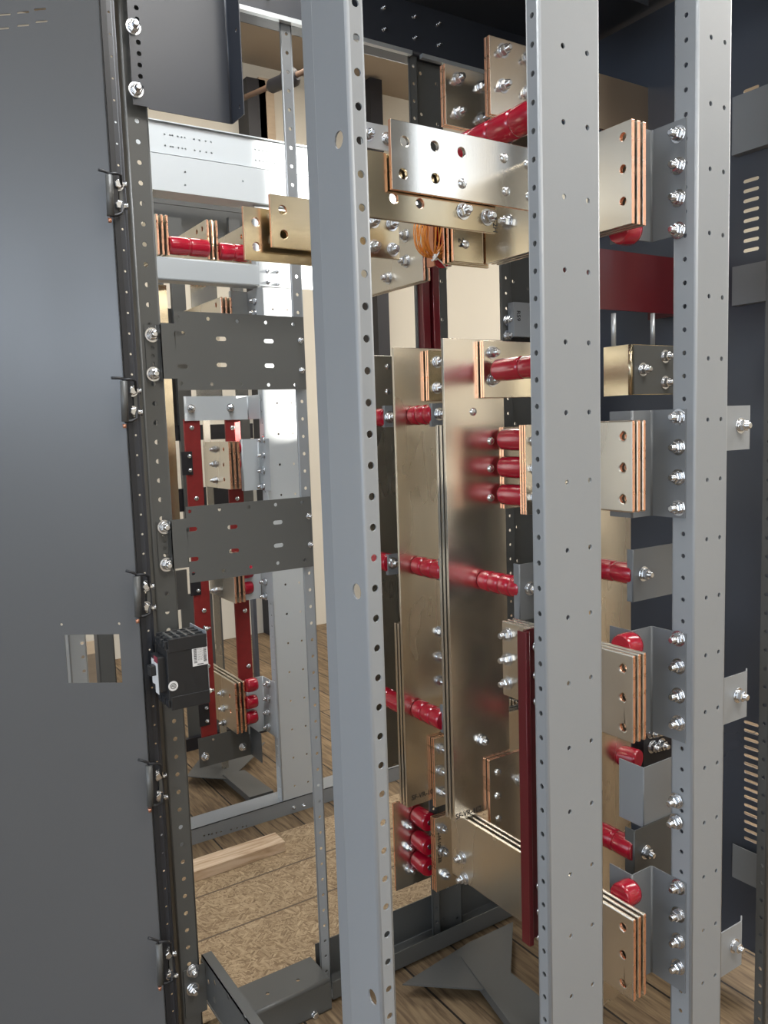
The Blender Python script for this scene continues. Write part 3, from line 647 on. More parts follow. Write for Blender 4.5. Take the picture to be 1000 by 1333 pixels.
# wire bundle and current transformers
o = thing('transformer_holder', PY(570, 340, 1.72)[:1]+(1.72,)+PY(570, 345, 1.72)[1:], 'dark red moulded holder with two red coils under the brass-toned bar', 'current transformer')
x0, x1, z0, z1 = rectY(1.74, (563, 290), (594, 345)); mb = MB(); plY(mb, x0, x1, z0, z1, 1.76, .01); mb.build('back_board', GPOD, o)
for py in (300, 333):
    x, z = PY(576, py, 1.74); mb = MB()
    for k in range(28):
        a0, a1 = 2*math.pi*k/28, 2*math.pi*(k+1)/28
    pts = [(x+.022*math.cos(2*math.pi*k/28), 1.745, z+.022*math.sin(2*math.pi*k/28)) for k in range(29)]
    mb.tube(pts, .0095, 10); mb.build('coil', RED, o)
x0, x1, z0, z1 = rectY(1.735, (562, 290), (565, 347)); MB().box((x0, 1.73, z0), (x1, 1.76, z1)).build('edge_strip', COPDULL, o)
o = thing('wire_bundle', PY(570, 335, 1.70)[:1]+(1.70,)+PY(570, 335, 1.70)[1:], 'looped bundle of amber wires tied with a pale cable tie', 'wires')
mb = MB(); kn = Vector((PY(566, 333, 1.705)[0], 1.705, PY(566, 333, 1.705)[1]))
for k in range(40):
    left = k % 2 == 0; a = random.uniform(541, 562) if left else random.uniform(570, 597)
    p0 = PY(a, 286, 1.72); bulge = random.uniform(-9, 4) if left else random.uniform(-3, 7)
    pm = PY(a+bulge*(1 if left else 1), 312+random.uniform(-6, 8), 1.70); yy = 1.70+random.uniform(-.02, .02); e_ = kn+Vector((random.uniform(-.012, .02), 0, random.uniform(-.008, .006)))
    P0, Pm, P2 = Vector((p0[0], yy+.01, p0[1])), Vector((pm[0], yy, pm[1])), e_
    pts = [P0*(1-t)**3 + (P0+(Pm-P0)*1.3)*3*t*(1-t)**2*.5 + Pm*3*t*(1-t)**2*.5 + (Pm+(P2-Pm)*.35+Vector((0, 0, -.022)))*3*t*t*(1-t) + P2*t**3 for t in [j/12 for j in range(13)]]
    mb.tube(pts, .0015, 5)
mb.build('wires', WIRE, o); mb = MB()
mb.tube([kn+Vector((.011*math.cos(a), -.004+.008*math.sin(a), .014*math.cos(a))) for a in [2*math.pi*j/14 for j in range(15)]], .002, 6)
mb.tube([kn, kn+Vector((.02, -.006, .02)), kn+Vector((.032, -.004, .055))], .0017, 6); mb.tube([kn, kn+Vector((.018, -.006, -.016)), kn+Vector((.036, -.004, -.030))], .0015, 6)
mb.lathe(kn+Vector((-.004, -.006, -.012)), (0, 0, 1), [(0, .006), (.014, .006)], 10); mb.build('cable_tie', TIE, o)
# dark red moulded channels
def gpo_channel(label, pa, pb, Y, d, m=GPOD, nm='polyester_channel'):
    x0, z1 = PY(*pa, Y); x1, z0 = PY(*pb, Y); w = x1-x0
    mb = MB().fold([(x0, Y+.03), (x0, Y), (x0+w*.42, Y), (x0+w*.42, Y+d), (x0+w*.62, Y+d), (x0+w*.62, Y), (x1, Y), (x1, Y+.03)], EZ, z0, z1, {}, .003, rb=.0025)
    return tag(mb.build(nm, m), label, 'channel')
gpo_channel('dark red vertical channel hanging behind the riser tops under the wire bundle', (549, 340), (579, 640), 2.085, .02)
x0 = PY(687, 1000, 1.215)[0]
o = thing('polyester_channel', (x0, 1.215, PY(690, 1232, 1.215)[1]), 'long dark red vertical channel with small bolts at the left side of the middle post', 'channel')
z1, z0 = PY(688, 823, 1.215)[1], PY(692, 1232, 1.215)[1]
MB().fold([(x0, 1.24), (x0, 1.215), (x0+.012, 1.215), (x0+.012, 1.232), (x0+.045, 1.232)], EZ, z0, z1, {}, .003, rb=.002).build('moulding', GPOD, o)
for py in (843, 880, 914, 1155, 1188, 1222): x, z = PY(698.5+(py-843)*.015, py, 1.225); bolt(o, (x+.004, 1.232, z), NY, BM_DOME)
# red box, rods, tan bracket and bright plate seen between the middle and right hand posts
x0, x1, z0, z1 = rectY(1.62, (740, 318), (890, 410))
tag(MB().fold([(x0, 1.75), (x0, 1.62), (x1, 1.62), (x1, 1.75)], EZ, z0, z1, {}, .004, rb=.004).build('polyester_barrier', GPOD), 'glossy dark red box between the middle and right hand posts', 'barrier')
x0, x1, z0, z1 = rectY(1.78, (735, 82), (900, 196)); o = thing('busbar_plate', (x0, 1.78, z0), 'large orange-gleaming plate at the upper right behind the bar ends', 'busbar')
mb = MB(); slabY(mb, x0, x1, z0, z1, 1.78, .009, (), 1, 1); mb.build('bar', [mat('tin_painted_orange_sheen', (.86, .66, .46), .42, metal=1, noise=(1.6, (1, 1, .5), .15, .08)), COPPER], o)  # orange reflection on the tin-plated bar put into its base colour
for k, px in enumerate((799, 850)):
    x, z1 = PY(px, 408, 1.56); z0 = PY(px, 450, 1.56)[1]
    tag(MB().lathe((x, 1.56, z0), EZ, [(0, .0065), (z1-z0, .0065)], 14).build('support_rod', GALV), ('left' if k == 0 else 'right')+' of two short vertical rods under the glossy dark red box', 'rod')
xk = PY(821, 480, 1.50)[0]; z1, z0 = PY(822, 448, 1.50)[1], PY(822, 514, 1.50)[1]; yk = PX(786, 480, xk)[0]; xe = PY(890, 480, 1.50)[0]
o = thing('corner_bracket', (xk, 1.5, z0), 'tan and dark corner bracket with three bolts below the two rods', 'bracket')
MB().fold([(xk, yk), (xk, 1.5), (xe, 1.5)], EZ, z0, z1, {}, .004, rb=.008).build('bent_sheet', BRASSY, o)
MB().box((xk+.012, 1.496, z0+.002), (xe, 1.4995, z1-.002)).build('dark_cover', DGREY, o)
for a, b in ((837, 481), (866, 464), (866, 498)): x, z = PY(a, b, 1.496); bolt(o, (x, 1.496, z), NY, BM_LONG)
# clips on the right side of the right hand post
for k, (pa, pb, bp, lab) in enumerate((((951, 527), (983, 584), (964, 554), 'upper grey clip with one bolt on the right side of the right hand post'), ((949, 877), (979, 930), (961, 905), 'middle grey clip with one bolt on the right side of the right hand post'), ((941, 1202), (972, 1251), (956, 1231), 'lowest grey clip with one bolt on the right side of the right hand post'))):
    Y = 1.16; x0, x1, z0, z1 = rectY(Y, pa, pb); z1 = PY(960, pa[1]+1, Y)[1]
    o = thing('panel_clip', (x0, Y, z0), lab, 'clip')
    mb = MB(); mb.fold([(1.671, Y), (x1-.022, Y), (x1, Y+.014)], EZ, z0, z1, {}, .0035, rb=.003); mb.build('bent_sheet', GREY, o)
    x, z = PY(*bp, Y); bolt(o, (x, Y, z), NY)
for py in (1137, 1160):
    pass

# ================================================================== LEFT: DOOR, HINGES, SEAL, MOUNTING PLATES, BREAKER
left_h = Vector((-math.sin(YAW), math.cos(YAW), 0)); fwd_h = Vector((math.cos(YAW), math.sin(YAW), 0))
DD = left_h*math.cos(R(5)) + fwd_h*math.sin(R(5)); DE = Vector((.583, 2.045, 0))      # door leaf runs from its hinge edge DE along DD
DNn = (-DD).cross(EZ)
def onplane(x, y, O, n_):
    r = ray(x, y); t = (O-CAM).dot(n_)/r.dot(n_); return CAM + r*t
def doorp(x, y): p = onplane(x, y, DE, DNn); return ((p-DE).dot(-DD), p.z)
door = thing('cabinet_door', (DE.x, DE.y, -.04), 'wide plain grey cabinet door standing open at the left, with a square cutout', 'door')
xa, za = doorp(83.5, 827); xb, zb = doorp(158.5, 889); a_, b_, c_, d_ = (xa+doorp(89, 889)[0])/2, (xb+doorp(156, 825)[0])/2, (zb+doorp(89, 889)[1])/2, (za+doorp(155, 825)[1])/2
mb = MB(); t = .002; u = -DD
zlo, zhi, xw = -.04, 2.86, -1.05
sl = [doorp(px, py)+((.030, .0045),) for px, py in ((4, 37), (30, 33), (54, 28), (6, 19), (30, 16), (52, 12))]
mb.rect(DE, u, EZ, xw, 0, d_+.08, zhi, sl, t)
mb.rect(DE, u, EZ, xw, 0, d_, d_+.08, [doorp(80, 813)+(.0035,), doorp(155, 812)+(.0035,)], t)
mb.rect(DE, u, EZ, xw, 0, zlo, c_, [], t); mb.rect(DE, u, EZ, xw, a_, c_, d_, [], t); mb.rect(DE, u, EZ, b_, 0, c_, d_, [], t)
mb.plate(DE, -DNn, EZ, [(0, zlo), (.022, zlo), (.022, zhi), (0, zhi)], [], t)
mb.plate(DE+u*xw, -DNn, EZ, [(0, zlo), (.022, zlo), (.022, zhi), (0, zhi)], [], t)
mb.build('door_skin', DOORM, door)
s_ = MB(); O2 = DE+DNn*(-.022)
s_.plate(DE+Vector((.004, .002, 0)), EX, EZ, [(0, zlo), (.013, zlo), (.013, zhi), (0, zhi)], [], .012)
tag(s_.build('door_seal', BLACKS), 'thin black rubber seal along the hinge side of the open door', 'seal')
HY = 2.06
mb = MB().fold([(.601, HY+.02), (.601, HY), (.617, HY), (.617, HY+.014), (.628, HY+.014), (.628, HY+.034)], EZ, FZ+.02, ZT, {1: [(.008, z, .0028) for z in zs(0, ZT, .05, .02)]}, .002, rb=.002)
tag(mb.build('hinge_rail', DARKS), 'dark grooved hinge rail between the open door and the perforated post', 'rail')
hn = ['topmost', 'second highest', 'middle', 'second lowest', 'lowest']
def hinge(cx, cy, k, lab=None):
    Y = 2.025; S = lambda dx, dy, y=Y: Vector((PY(cx+dx, cy+dy, y)[0], y, PY(cx+dx, cy+dy, y)[1]))
    o = thing('lift_off_hinge', S(0, 30), lab or hn[k]+' of the dark lift-off hinges at the open door edge', 'hinge')
    a, b = S(-6, -26), S(-4, 27)
    MB().lathe(b, (a-b).normalized(), [(0, .0085), ((a-b).length, .0085)], 16).build('knuckle', DGREY, o)
    bend = [S(-20, -33), S(-12, -31), S(-7, -29), S(-6, -26)] if k != 1 else [S(-22, -30), S(-12, -30), S(-7, -29), S(-6, -26)]
    MB().tube(bend, .0035, 8).build('pin', BLACKS, o)
    MB().tube([S(-7, -28), S(4, -28), S(9, -26, Y+.01), S(10, -10, Y+.02)], .0036, 8).build('upper_arm', BLACKS, o)
    MB().tube([S(-5, 27), S(5, 26), S(11, 23, Y+.01), S(11, 10, Y+.02)], .0036, 8).build('lower_arm', BLACKS, o)
    MB().lathe(S(-5, 30), EZ, [(-.010, .004), (0, .005)], 10).build('pin_tip', COPDULL, o)
    p0, p1 = S(6, -20, HY-.006), S(12, 22, HY-.006); MB().box((p0.x, HY-.006, min(p0.z, p1.z)), (p1.x+.002, HY-.0005, max(p0.z, p1.z))).build('leaf', DGREY, o)
    for dx, dy in ((5, -13), (6, 14)): bolt(o, S(dx, dy, HY-.006), NY, BM_HEAD)
    for dx, dy in ((16, -13), (18, 15)): bolt(o, S(dx, dy, HY), NX, BM_SMALL)
for k, (cx, cy) in enumerate(((148, 254), (167, 522), (184, 776), (200, 1022), (213, 1254))): hinge(cx, cy, k)

def mplate(label, x0p, x1p, Y, slots, holes, bl, br_):
    (pa, pb), (qa, qb) = x0p, x1p
    x0, z1 = PY(*pa, Y); x1, z0 = PY(*pb, Y); o = thing('mounting_plate', (x0, Y, z0), label, 'mounting plate')
    zt1, zt0 = PY(*qa, Y)[1], PY(*qb, Y)[1]
    hs = [PY(a, b, Y)+((.030, .0115),) for a, b in slots] + [PY(a, b, Y)+(.0052,) for a, b in holes]
    mb = MB(); mb.rect((0, Y, 0), EX, EZ, x0, x1, z0, z1, hs, .0025)
    xt = PY(*qa, Y)[0]; XS = XL0+.014
    mb.rect((0, Y, 0), EX, EZ, xt, x0, zt0, zt1, [PY(a, b, Y)+((.022, .0105),) for a, b in slots[-2:]] if False else [], .0025)
    mb.build('flat_sheet', DGREY, o)
    m2 = MB().fold([(XS, 2.106), (xt-.004, 2.106), (xt, 2.10), (xt, Y)], EZ, zt0-.006, zt1-.004, {0: [(.018, zt0+(zt1-zt0)*f_, .005) for f_ in (.08, .28, .42, .56, .70, .90)]}, .0022, rb=.002)
    m2.build('fixing_tab', DGREY, o)
    for a, b in bl: x, z = PY(a, b, 2.104); bolt(o, (x, 2.104, z), NY, BM_NUT)
    for a, b in br_: x, z = PY(a, b, Y); bolt(o, (x, Y, z), NY, BM_SMALL, 'screw')
    return o
mplate('upper dark grey mounting plate with rounded slots, bolted to the left perforated post', ((226, 404.5), (399, 507)), ((208, 420), (208, 493)), 2.085,
       ((288, 441), (289, 475), (350, 444), (351, 476), (234, 434), (238, 477)), ((231, 413), (271, 415), (309, 418), (346, 420), (382, 422), (236, 499), (276, 500), (314, 500), (350, 501), (385, 501)), ((198, 436), (200, 487)), ((391, 443), (393, 482)))
mplate('lower dark grey mounting plate with rounded slots, halfway up the left opening', ((242, 660), (408, 737)), ((222, 677), (224, 741)), 2.085,
       ((303, 686), (305, 717), (362, 680), (363, 710), (250, 689), (252, 728)), ((247, 666), (286, 663), (324, 660), (359, 657), (393, 654), (252, 747), (291, 743), (327, 738), (362, 733), (397, 729)), ((214, 686), (217, 735)), ((402, 672), (404, 709)))
# top dark plate with flange
Y = 2.08; xa = PY(172, 60, Y)[0]; xb = PY(300, 120, Y)[0]; z0 = PY(250, 152, Y)[1]; zs0 = PY(180, 137, Y)[1]
yf = PX(316, 120, xb)[0]
o = thing('gland_plate', (xb, Y, z0), 'large dark plate at the top left with a turned-out right edge', 'metal sheet')
xm = PY(189, 60, Y)[0]
mb = MB().fold([(xm, Y), (xb, Y), (xb, yf)], EZ, z0, ZT, {1: [((Y-yf)*.7, PX(310, 36, xb)[1], .005), ((Y-yf)*.7, PX(313, 138, xb)[1], .005)]}, .0025, rb=.005)
mb.rect((0, Y, 0), EX, EZ, xa-.006, xm, zs0, ZT, [((xa+xm)/2, z, .006) for z in zs(zs0+.03, ZT, .0265)], .0025); mb.build('bent_sheet', DARKS, o)
for py in (35, 117): x, z = PY(173.5 if py < 50 else 177, py, Y); bolt(o, (x, Y, z), NY)

# moulded case breaker
BY = 1.96; bx0, _ = PY(216, 870, BY); bx1, _ = PY(271, 870, BY); bz1 = PY(218, 833, BY)[1]; bz0 = PY(220, 926, BY)[1]; by1 = PX(191, 870, bx0)[0]; by1 = min(by1, BY+.09)
o = thing('circuit_breaker', (bx0, BY, bz0), 'black moulded-case circuit breaker with white labels at the left opening', 'circuit breaker')
hgt = bz1-bz0; bw = bx1-bx0
mb = MB(); mb.box((bx0+.004, BY, bz0+.024), (bx1, by1, bz1-.024)); mb.box((bx0+.010, BY+.004, bz0+.01), (bx1, by1-.004, bz1-.01)); bevel(mb.build('case', BPLAS, o), .002)
for nm, a, b in (('top_terminal_block', bz1-.034, bz1), ('bottom_terminal_block', bz0, bz0+.034)):
    mb = MB(); dY = (by1-BY)/3
    for k in range(3):
        mb.box((bx0+.012, BY-.001+k*dY+.002, a+.002), (bx1-.001, BY+(k+1)*dY-.002, b-.003))
        mb.box((bx0+.002, BY-.002+k*dY+.006, a+.006), (bx0+.014, BY+(k+1)*dY-.006, b-.006))
    for k in range(4): mb.box((bx0+.008, BY-.002+k*dY-.0015*(k == 3), a), (bx1, BY+k*dY+.0015, b))
    bevel(mb.build(nm, BPLAS, o), .0012)
    for k in range(3): mbk = MB().lathe((bx0+.0015, BY+(k+.5)*dY, (a+b)/2), NX, [(-.001, .007), (.001, .007)], 14); mbk.build('terminal_hole', BLACKS, o)
mb = MB()
for k in range(4): mb.box((bx0+.02+k*(bw-.03)/4, BY+.012, bz1-.004), (bx0+.02+k*(bw-.03)/4+.006, by1-.012, bz1+.001))
mb.build('vent_ribs', DGREY, o)
mb = MB(); f0 = bx0-.014; mb.box((f0, BY+.016, bz0+.045), (bx0+.006, by1-.016, bz1-.045)); bevel(mb.build('front_cover', BPLAS, o), .002)
ym = (BY+by1)/2; zm = (bz0+bz1)/2
mb = MB(); mb.box((f0-.016, ym-.012, zm-.004), (f0, ym+.012, zm+.022)); bevel(mb.build('toggle', BPLAS, o), .002)
MB().box((f0-.0006, BY+.020, zm-.05), (f0, BY+.046, zm+.03)).build('front_label', PLABEL, o)
MB().box((f0-.0008, BY+.020, zm+.03), (f0, BY+.046, zm+.045)).build('red_label_band', RLABEL, o)
MB().box((f0-.0006, by1-.042, zm-.03), (f0, by1-.022, zm+.035)).build('rating_label', PLABEL, o)
def sideR(a, b, off=.0006):
    x0, x1, z0, z1 = rectY(BY, a, b); return x0, x1, z0, z1
x0, x1, z0, z1 = sideR((249, 833), (271, 864)); lbl = MB().box((x0, BY-.0007, z0), (x1, BY, z1)).build('barcode_label', PLABEL, o)
mb = MB(); w = x1-x0; hh = z1-z0
for cx in (.10, .72):
    z = z0+hh*.12
    while z < z0+hh*.82:
        t_ = random.uniform(.0007, .0020); mb.box((x0+w*cx, BY-.0010, z), (x0+w*(cx+.2), BY-.0007, z+t_)); z += t_+random.uniform(.0008, .0018)
for k in range(5):
    z = z0+hh*.2; 
    while z < z0+hh*.8:
        t_ = random.uniform(.002, .006); mb.box((x0+w*(.38+k*.065), BY-.0010, z), (x0+w*(.395+k*.065), BY-.0007, z+t_)); z += t_+.002
mb.box((x0+w*.2, BY-.0010, z1-hh*.11), (x0+w*.72, BY-.0007, z1-hh*.05)); mb.box((x0+w*.3, BY-.0010, z0+hh*.04), (x0+w*.7, BY-.0007, z0+hh*.07)); mb.build('barcode_print', INK, lbl)
x, z = PY(225.5, 893, BY); dsc = MB().lathe((x, BY, z), NY, [(0, .0125), (.0008, .0125)], 28).build('round_sticker', PLABEL, o)
mb = MB(); pts = [(x+.0068*math.cos(2*math.pi*k/24), BY-.0009, z+.0068*math.sin(2*math.pi*k/24)) for k in range(25)]; mb.tube(pts, .0008, 5)
mb.tube([(x-.004, BY-.0009, z-.002), (x-.002, BY-.0009, z+.0035), (x-.0005, BY-.0009, z-.001), (x-.004, BY-.0009, z+.001)], .0007, 5); mb.tube([(x+.004, BY-.0009, z+.003), (x+.001, BY-.0009, z+.0035), (x+.001, BY-.0009, z-.0035), (x+.0045, BY-.0009, z-.002)], .0007, 5); mb.tube([(x+.001, BY-.0009, z), (x+.0035, BY-.0009, z)], .0007, 5)
mb.build('round_monogram', INK, dsc)
MB().box((bx1, BY+.004, bz0+.02), (bx1+.003, by1+.03, bz1+.004)).build('mounting_plate', GREY, o)
for a, b in ((276, 817), (279, 898)): x, z = PY(a, b, BY+.02); bolt(o, (bx1+.003, BY+.02, z), PXD, BM_SMALL, 'screw')

# ================================================================== BASES AND FLOOR PIECES
osbo = tag(MB().box((.45, 2.20, FZ), (2.9, 3.10, FZ+.012)).build('strand_board_sheet', OSB), 'flat sheet of chipped strand board lying between the two cabinet rows', 'board')
for a, b in ((253, 1170), (256, 1227), (360, 1133)):
    y = PZ(a, b, FZ+.012)[1]
    if a == 360: continue
    MB().box((.45, y-.004, FZ+.0118), (2.9, y+.004, FZ+.0124)).build('printed_line', LINEM, osbo)
p0, p1 = PZ(250, 1150, FZ+.012), PZ(372, 1108, FZ+.012)
yb = (p0[1]+p1[1])/2
tag(bevel(MB().box((p0[0]-.25, yb, FZ+.012), (p1[0], yb+.095, FZ+.055)).build('timber_offcut', PINE), .002), 'short pale pine plank lying on the strand board', 'timber')
b1 = MB().fold([(2.17, FZ), (2.045, FZ), (2.045, -.004), (2.17, -.004)], EX, .74, 1.083, {2: [(.05, .80, .006), (.05, .90, .006), (.05, 1.0, .006)]}, .003, U=EY, V=EZ)
o = thing('base_channel', (.9, 2.045, FZ), 'green-grey base channel on the floor left of the nearest post', 'beam'); b1.build('channel', DGREY, o); bolt(o, (PY(409, 1320, 2.045)[0], 2.045, PY(409, 1320, 2.045)[1]), NY, BM_HEAD)
tag(MB().fold([(2.17, .035), (2.17, FZ+.01), (2.06, FZ+.01), (2.06, -.030)][::-1], EX, 1.10, 2.6, {}, .003, U=EY, V=EZ).build('base_channel', DGREY), 'dark open base channel on the floor behind the middle post', 'beam')
# gusset and diagonal brace behind the middle post
gz = FZ+.045
def zpoly(pix, z, t, name, m, parent=None):
    pts = [PZ(a, b, z) for a, b in pix]
    ar = sum(pts[i][0]*pts[(i+1) % len(pts)][1]-pts[(i+1) % len(pts)][0]*pts[i][1] for i in range(len(pts)))
    if ar < 0: pts = pts[::-1]
    mb = MB(); mb.plate((0, 0, z), EX, EY, pts, [], t); return mb.build(name, m, parent)
o = thing('corner_brace', PZ(620, 1260, gz)+(gz,), 'dark triangular floor brace with a diagonal arm under the lowest bars', 'brace')
zpoly([(524, 1281), (612, 1226), (668, 1200), (665, 1268), (628, 1288)], gz, .004, 'gusset', DGREY, o)
zpoly([(600, 1245), (625, 1232), (760, 1345), (760, 1420), (700, 1380)], gz+.004, .03, 'diagonal_arm', DGREY, o)
# floor mounted bracket at the lower left
XB = XL1+.012; yq, zq = PX(262, 1243, XB); y2 = PX(345, 1345, XB)[0]
z1 = zq; z0 = PX(262, 1290, XB)[1]
o = thing('side_bracket', (XB, yq, z0), 'perforated steel angle running toward the camera at the bottom of the left post', 'bracket')
h = [(lambda q: (q[0], q[1], .0085))(PX(a, b, XB)) for a, b in ((271, 1278), (279, 1279), (279, 1302), (297, 1297), (318, 1325))]
mb = MB(); mb.rect((XB, 0, 0), -EY, EZ, -yq, -y2, z0, z1, [(-a, b, c) for a, b, c in h], .003); mb.box((XB, y2, z1-.003), (XB+.03, yq, z1)); mb.build('angle_sheet', DGREY, o)
mb = MB(); xa = XL0+.01; mb.rect((0, 2.104, 0), EX, EZ, xa, XB, z0-.03, z1-.01, [], .003); mb.box((XB-.003, yq-.001, z0-.01), (XB, 2.107, z1-.01)); mb.build('fixing_tab', DGREY, o)
for a, b in ((251, 1263), (251, 1287)): x, z = PY(a, b, 2.104); bolt(o, (x, 2.104, z), NY)

# ================================================================== SECOND CABINET ROW BEHIND (Y 3.25)
Y3 = 3.25
def pz(a, b): return PY(a, b, Y3)[1]
zr = [2.855, pz(190, 195), pz(190, 200), pz(190, 246)]
hol = [(.02, 0, 0)]
xs = [PY(214+d, 172, Y3)[0] for d in (0, 7, 10, 17, 22, 26, 38, 45, 53, 60)] + [PY(332+d, 196, Y3)[0] for d in (0, 5, 10, 15, 20, 25)]
hr = [(x, zr[0]-.045, .0035) for x in xs] + [(x, zr[0]-.088, .0035) for x in xs]
mb = MB(); mb.rect((0, Y3, 0), EX, EZ, .80, 2.6, zr[1], zr[0], hr, .003); mb.box((.80, Y3-.012, zr[0]-.001), (2.6, Y3+.08, zr[0]+.003)); mb.box((.8, Y3, zr[1]-.003), (2.6, Y3+.05, zr[1])); mb.box((.8, Y3+.05, zr[1]), (2.6, Y3+.053, zr[0]))
tag(mb.build('upper_rail', PALE), 'upper pale rail of the cabinet row behind, with two rows of tiny holes', 'rail')
x0 = PY(193, 220, Y3-.02)[0]
mb = MB(); mb.rect((0, Y3-.02, 0), EX, EZ, x0, 2.6, zr[3], zr[2], [PY(241, 224, Y3-.02)+(.004,), PY(241, 241, Y3-.02)+(.004,), PY(316, 236, Y3-.02)+(.004,)], .003); mb.box((x0, Y3-.02, zr[3]-.003), (2.6, Y3+.09, zr[3])); mb.box((x0, Y3-.02, zr[2]), (2.6, Y3-.001, zr[2]+.002)); mb.box((x0, Y3+.05, zr[3]), (2.6, Y3+.053, zr[2]))
tag(mb.build('lower_face_rail', PALE), 'deeper pale rail directly under the upper rail of the row behind', 'rail')
za, zb = PY(203, 334, Y3)[1], PY(203, 363, Y3)[1]; xcol = 1.518
mb = MB().fold([(Y3+.06, zb), (Y3, zb), (Y3, za), (Y3+.06, za)], EX, PY(201, 345, Y3)[0], xcol+.012, {}, .003, U=EY, V=EZ)
tag(mb.build('middle_rail', PALE), 'pale horizontal rail of the row behind, half in sunlight', 'rail')
o = front_post('broad pale post of the row behind, sunlit in its upper half', xcol, 1.690, Y3+.004, .05, FZ, zr[3]-.006, 0, PY(346.5, 765, Y3)[1], m=PALE)
ro = thing('rail_end_plate', (xcol+.05, Y3-.004, zb), 'flat end plate with four screws where the pale rail meets the sunlit post', 'plate')
MB().box((xcol+.004, Y3-.004, zb), (1.80, Y3-.0005, za+.02)).build('flat_plate', PALE, ro)
for a, b in ((348, 353), (361, 354), (349, 368), (362, 370)): x, z = PY(a, b, Y3-.004); bolt(ro, (x, Y3-.004, z), NY, BM_SMALL, 'screw')
# base beam of the row behind
za = PY(250, 1080, Y3)[1]; 
o = thing('base_beam', (1.3, Y3, FZ), 'grey base beam of the row behind, lying beyond the pale plank', 'beam')
mb = MB(); mb.rect((0, Y3, 0), EX, EZ, .5, 2.8, FZ, za, [PY(266+d, 1088-d*.23, Y3)+(.004,) for d in (0, 6, 10, 16, 22, 35, 43, 50, 55)], .003); mb.box((.5, Y3, za-.003), (2.8, Y3+.11, za)); mb.build('beam_sheet', GREY, o)
for a, b in ((382, 1051), (395, 1048), (382, 1064), (395, 1060)): x, z = PY(a, b, Y3); bolt(o, (x, Y3, z), NY, BM_SMALL, 'screw')
# brace of the row behind
o = thing('corner_brace', (1.3, 3.9, FZ), 'grey triangular brace with diagonal arm on the floor of the row behind', 'brace')
gz2 = FZ+.05
zpoly([(243, 1010), (262, 1012), (300, 1014), (330, 985), (345, 966), (262, 985)], gz2, .004, 'gusset', DGREY, o)
zpoly([(290, 1008), (318, 1002), (356, 1029), (325, 1038)], gz2+.006, .03, 'diagonal_arm', DGREY, o)
YQ = 3.34
def rstack(label, pa, pb, X, depth, n=3, bolts=(), holes=()):
    """bar stack of the row behind: pa/pb = top and bottom picture points of the front end"""
    y0, z1 = PX(*pa, X); _, z0 = PX(*pb, X)
    return stackX(label, X, y0, y0+depth, z0, z1, n, [PX(a, b, X)+(.009,) for a, b in holes], t=.011, pitch=.020, bolts=[PX(a, b, X) for a, b in bolts], bm=BM_NUT), y0, z0, z1
XR1 = PY(200, 300, YQ)[0]; XR2 = PY(268, 305, YQ)[0]; XR3 = PY(297, 600, YQ)[0]; XR4 = PY(305, 920, YQ)[0]
rstack('leftmost of the copper-edged bar stacks under the upper rail of the row behind', (202, 278), (204, 332), XR1, .45, holes=((198, 313),))
rstack('second copper-edged bar stack under the upper rail, between two red insulators', (268, 285), (270, 338), XR2, .60, holes=((263, 298), (264, 324), (256, 302)))
x0 = PY(298, 320, 3.55)[0]; XR5 = PY(322, 320, YQ)[0]
rstack('third bar stack under the upper rail, mostly hidden by the brass-coloured plate', (322, 290), (323, 342), XR5, .60, holes=((314, 308), (313, 330)))
rstack('bar stack with a marked face just above the upper mounting plate', (287, 386), (288, 418), PY(287, 400, YQ)[0], .5, holes=((281, 397),))
rstack('sunlit bar stack with three bolts between the two mounting plates', (297, 575), (298, 637), XR3, .30, bolts=((280, 585), (280, 604), (281, 625)), holes=((291, 585), (291, 605), (292, 624)))
rstack('bar stack seen just below the lower mounting plate', (303, 722), (304, 785), PY(303, 760, YQ)[0], .3, bolts=((281, 768),))
rstack('lowest bar stack of the row behind with three bolts, right of the breaker', (305, 890), (307, 955), XR4, .42, bolts=((290, 902), (291, 922), (292, 941)), holes=((299, 906), (300, 926)))
def rins(label, a, b, X, L, r=.030, segs=2):
    y, z = PX(a, b, X); insulator(label, (X, y, z), PXD, L, r, segs)
rins('left red insulator between the bar stacks under the upper rail', 219, 319, XR1+.052, XR2-XR1-.053, .036)
rins('right red insulator between the bar stacks under the upper rail', 284, 327, XR2+.052, XR5-XR2-.053, .036)
for i, b in enumerate((583, 604, 624)): rins(('upper', 'middle', 'lower')[i]+' sunlit red insulator between the two mounting plates', 309, b, XR3+.052, .05, .030, 1)
for i, b in enumerate((745, 766)): rins(('upper', 'lower')[i]+' red insulator right of the bar stack below the lower mounting plate', 314, b, PY(303, 760, YQ)[0]+.052, .05, .030, 1)
for i, b in enumerate((893, 915, 935)): rins(('upper', 'middle', 'lower')[i]+' red insulator beside the lowest bar stack of the row behind', 320, b, XR4+.052, .05, .030, 1)
rins('small red insulator just above the upper mounting plate', 299, 404, PY(297, 400, YQ)[0]+.03, .05, .028, 1)
def rbracket(label, pa, pb, bx, bys, px1, m=PALE):
    XF = xcol-.002; y1_, z1 = PX(pa[0], pa[1], XF); z0 = PX(pb[0], pb[1], XF)[1]; Y0 = PX(px1, pa[1], XF)[0]; Xa = PY(pb[0]-22, pa[1], y1_)[0]
    o = thing('standoff_bracket', (XF, Y0, z0), label, 'bracket')
    MB().fold([(Xa, y1_+.02), (Xa, y1_), (XF, y1_), (XF, Y0)], EZ, z0, z1, {}, .003, rb=.004).build('bent_sheet', m, o)
    for b in bys: y, z = PX(bx, b, XF); bolt(o, (XF, y, z), NX, BM_LONG)
rbracket('pale bracket with four bolts beside the sunlit bar stack of the row behind', (336, 571), (336, 637), 343, (573, 593, 613, 633), 350)
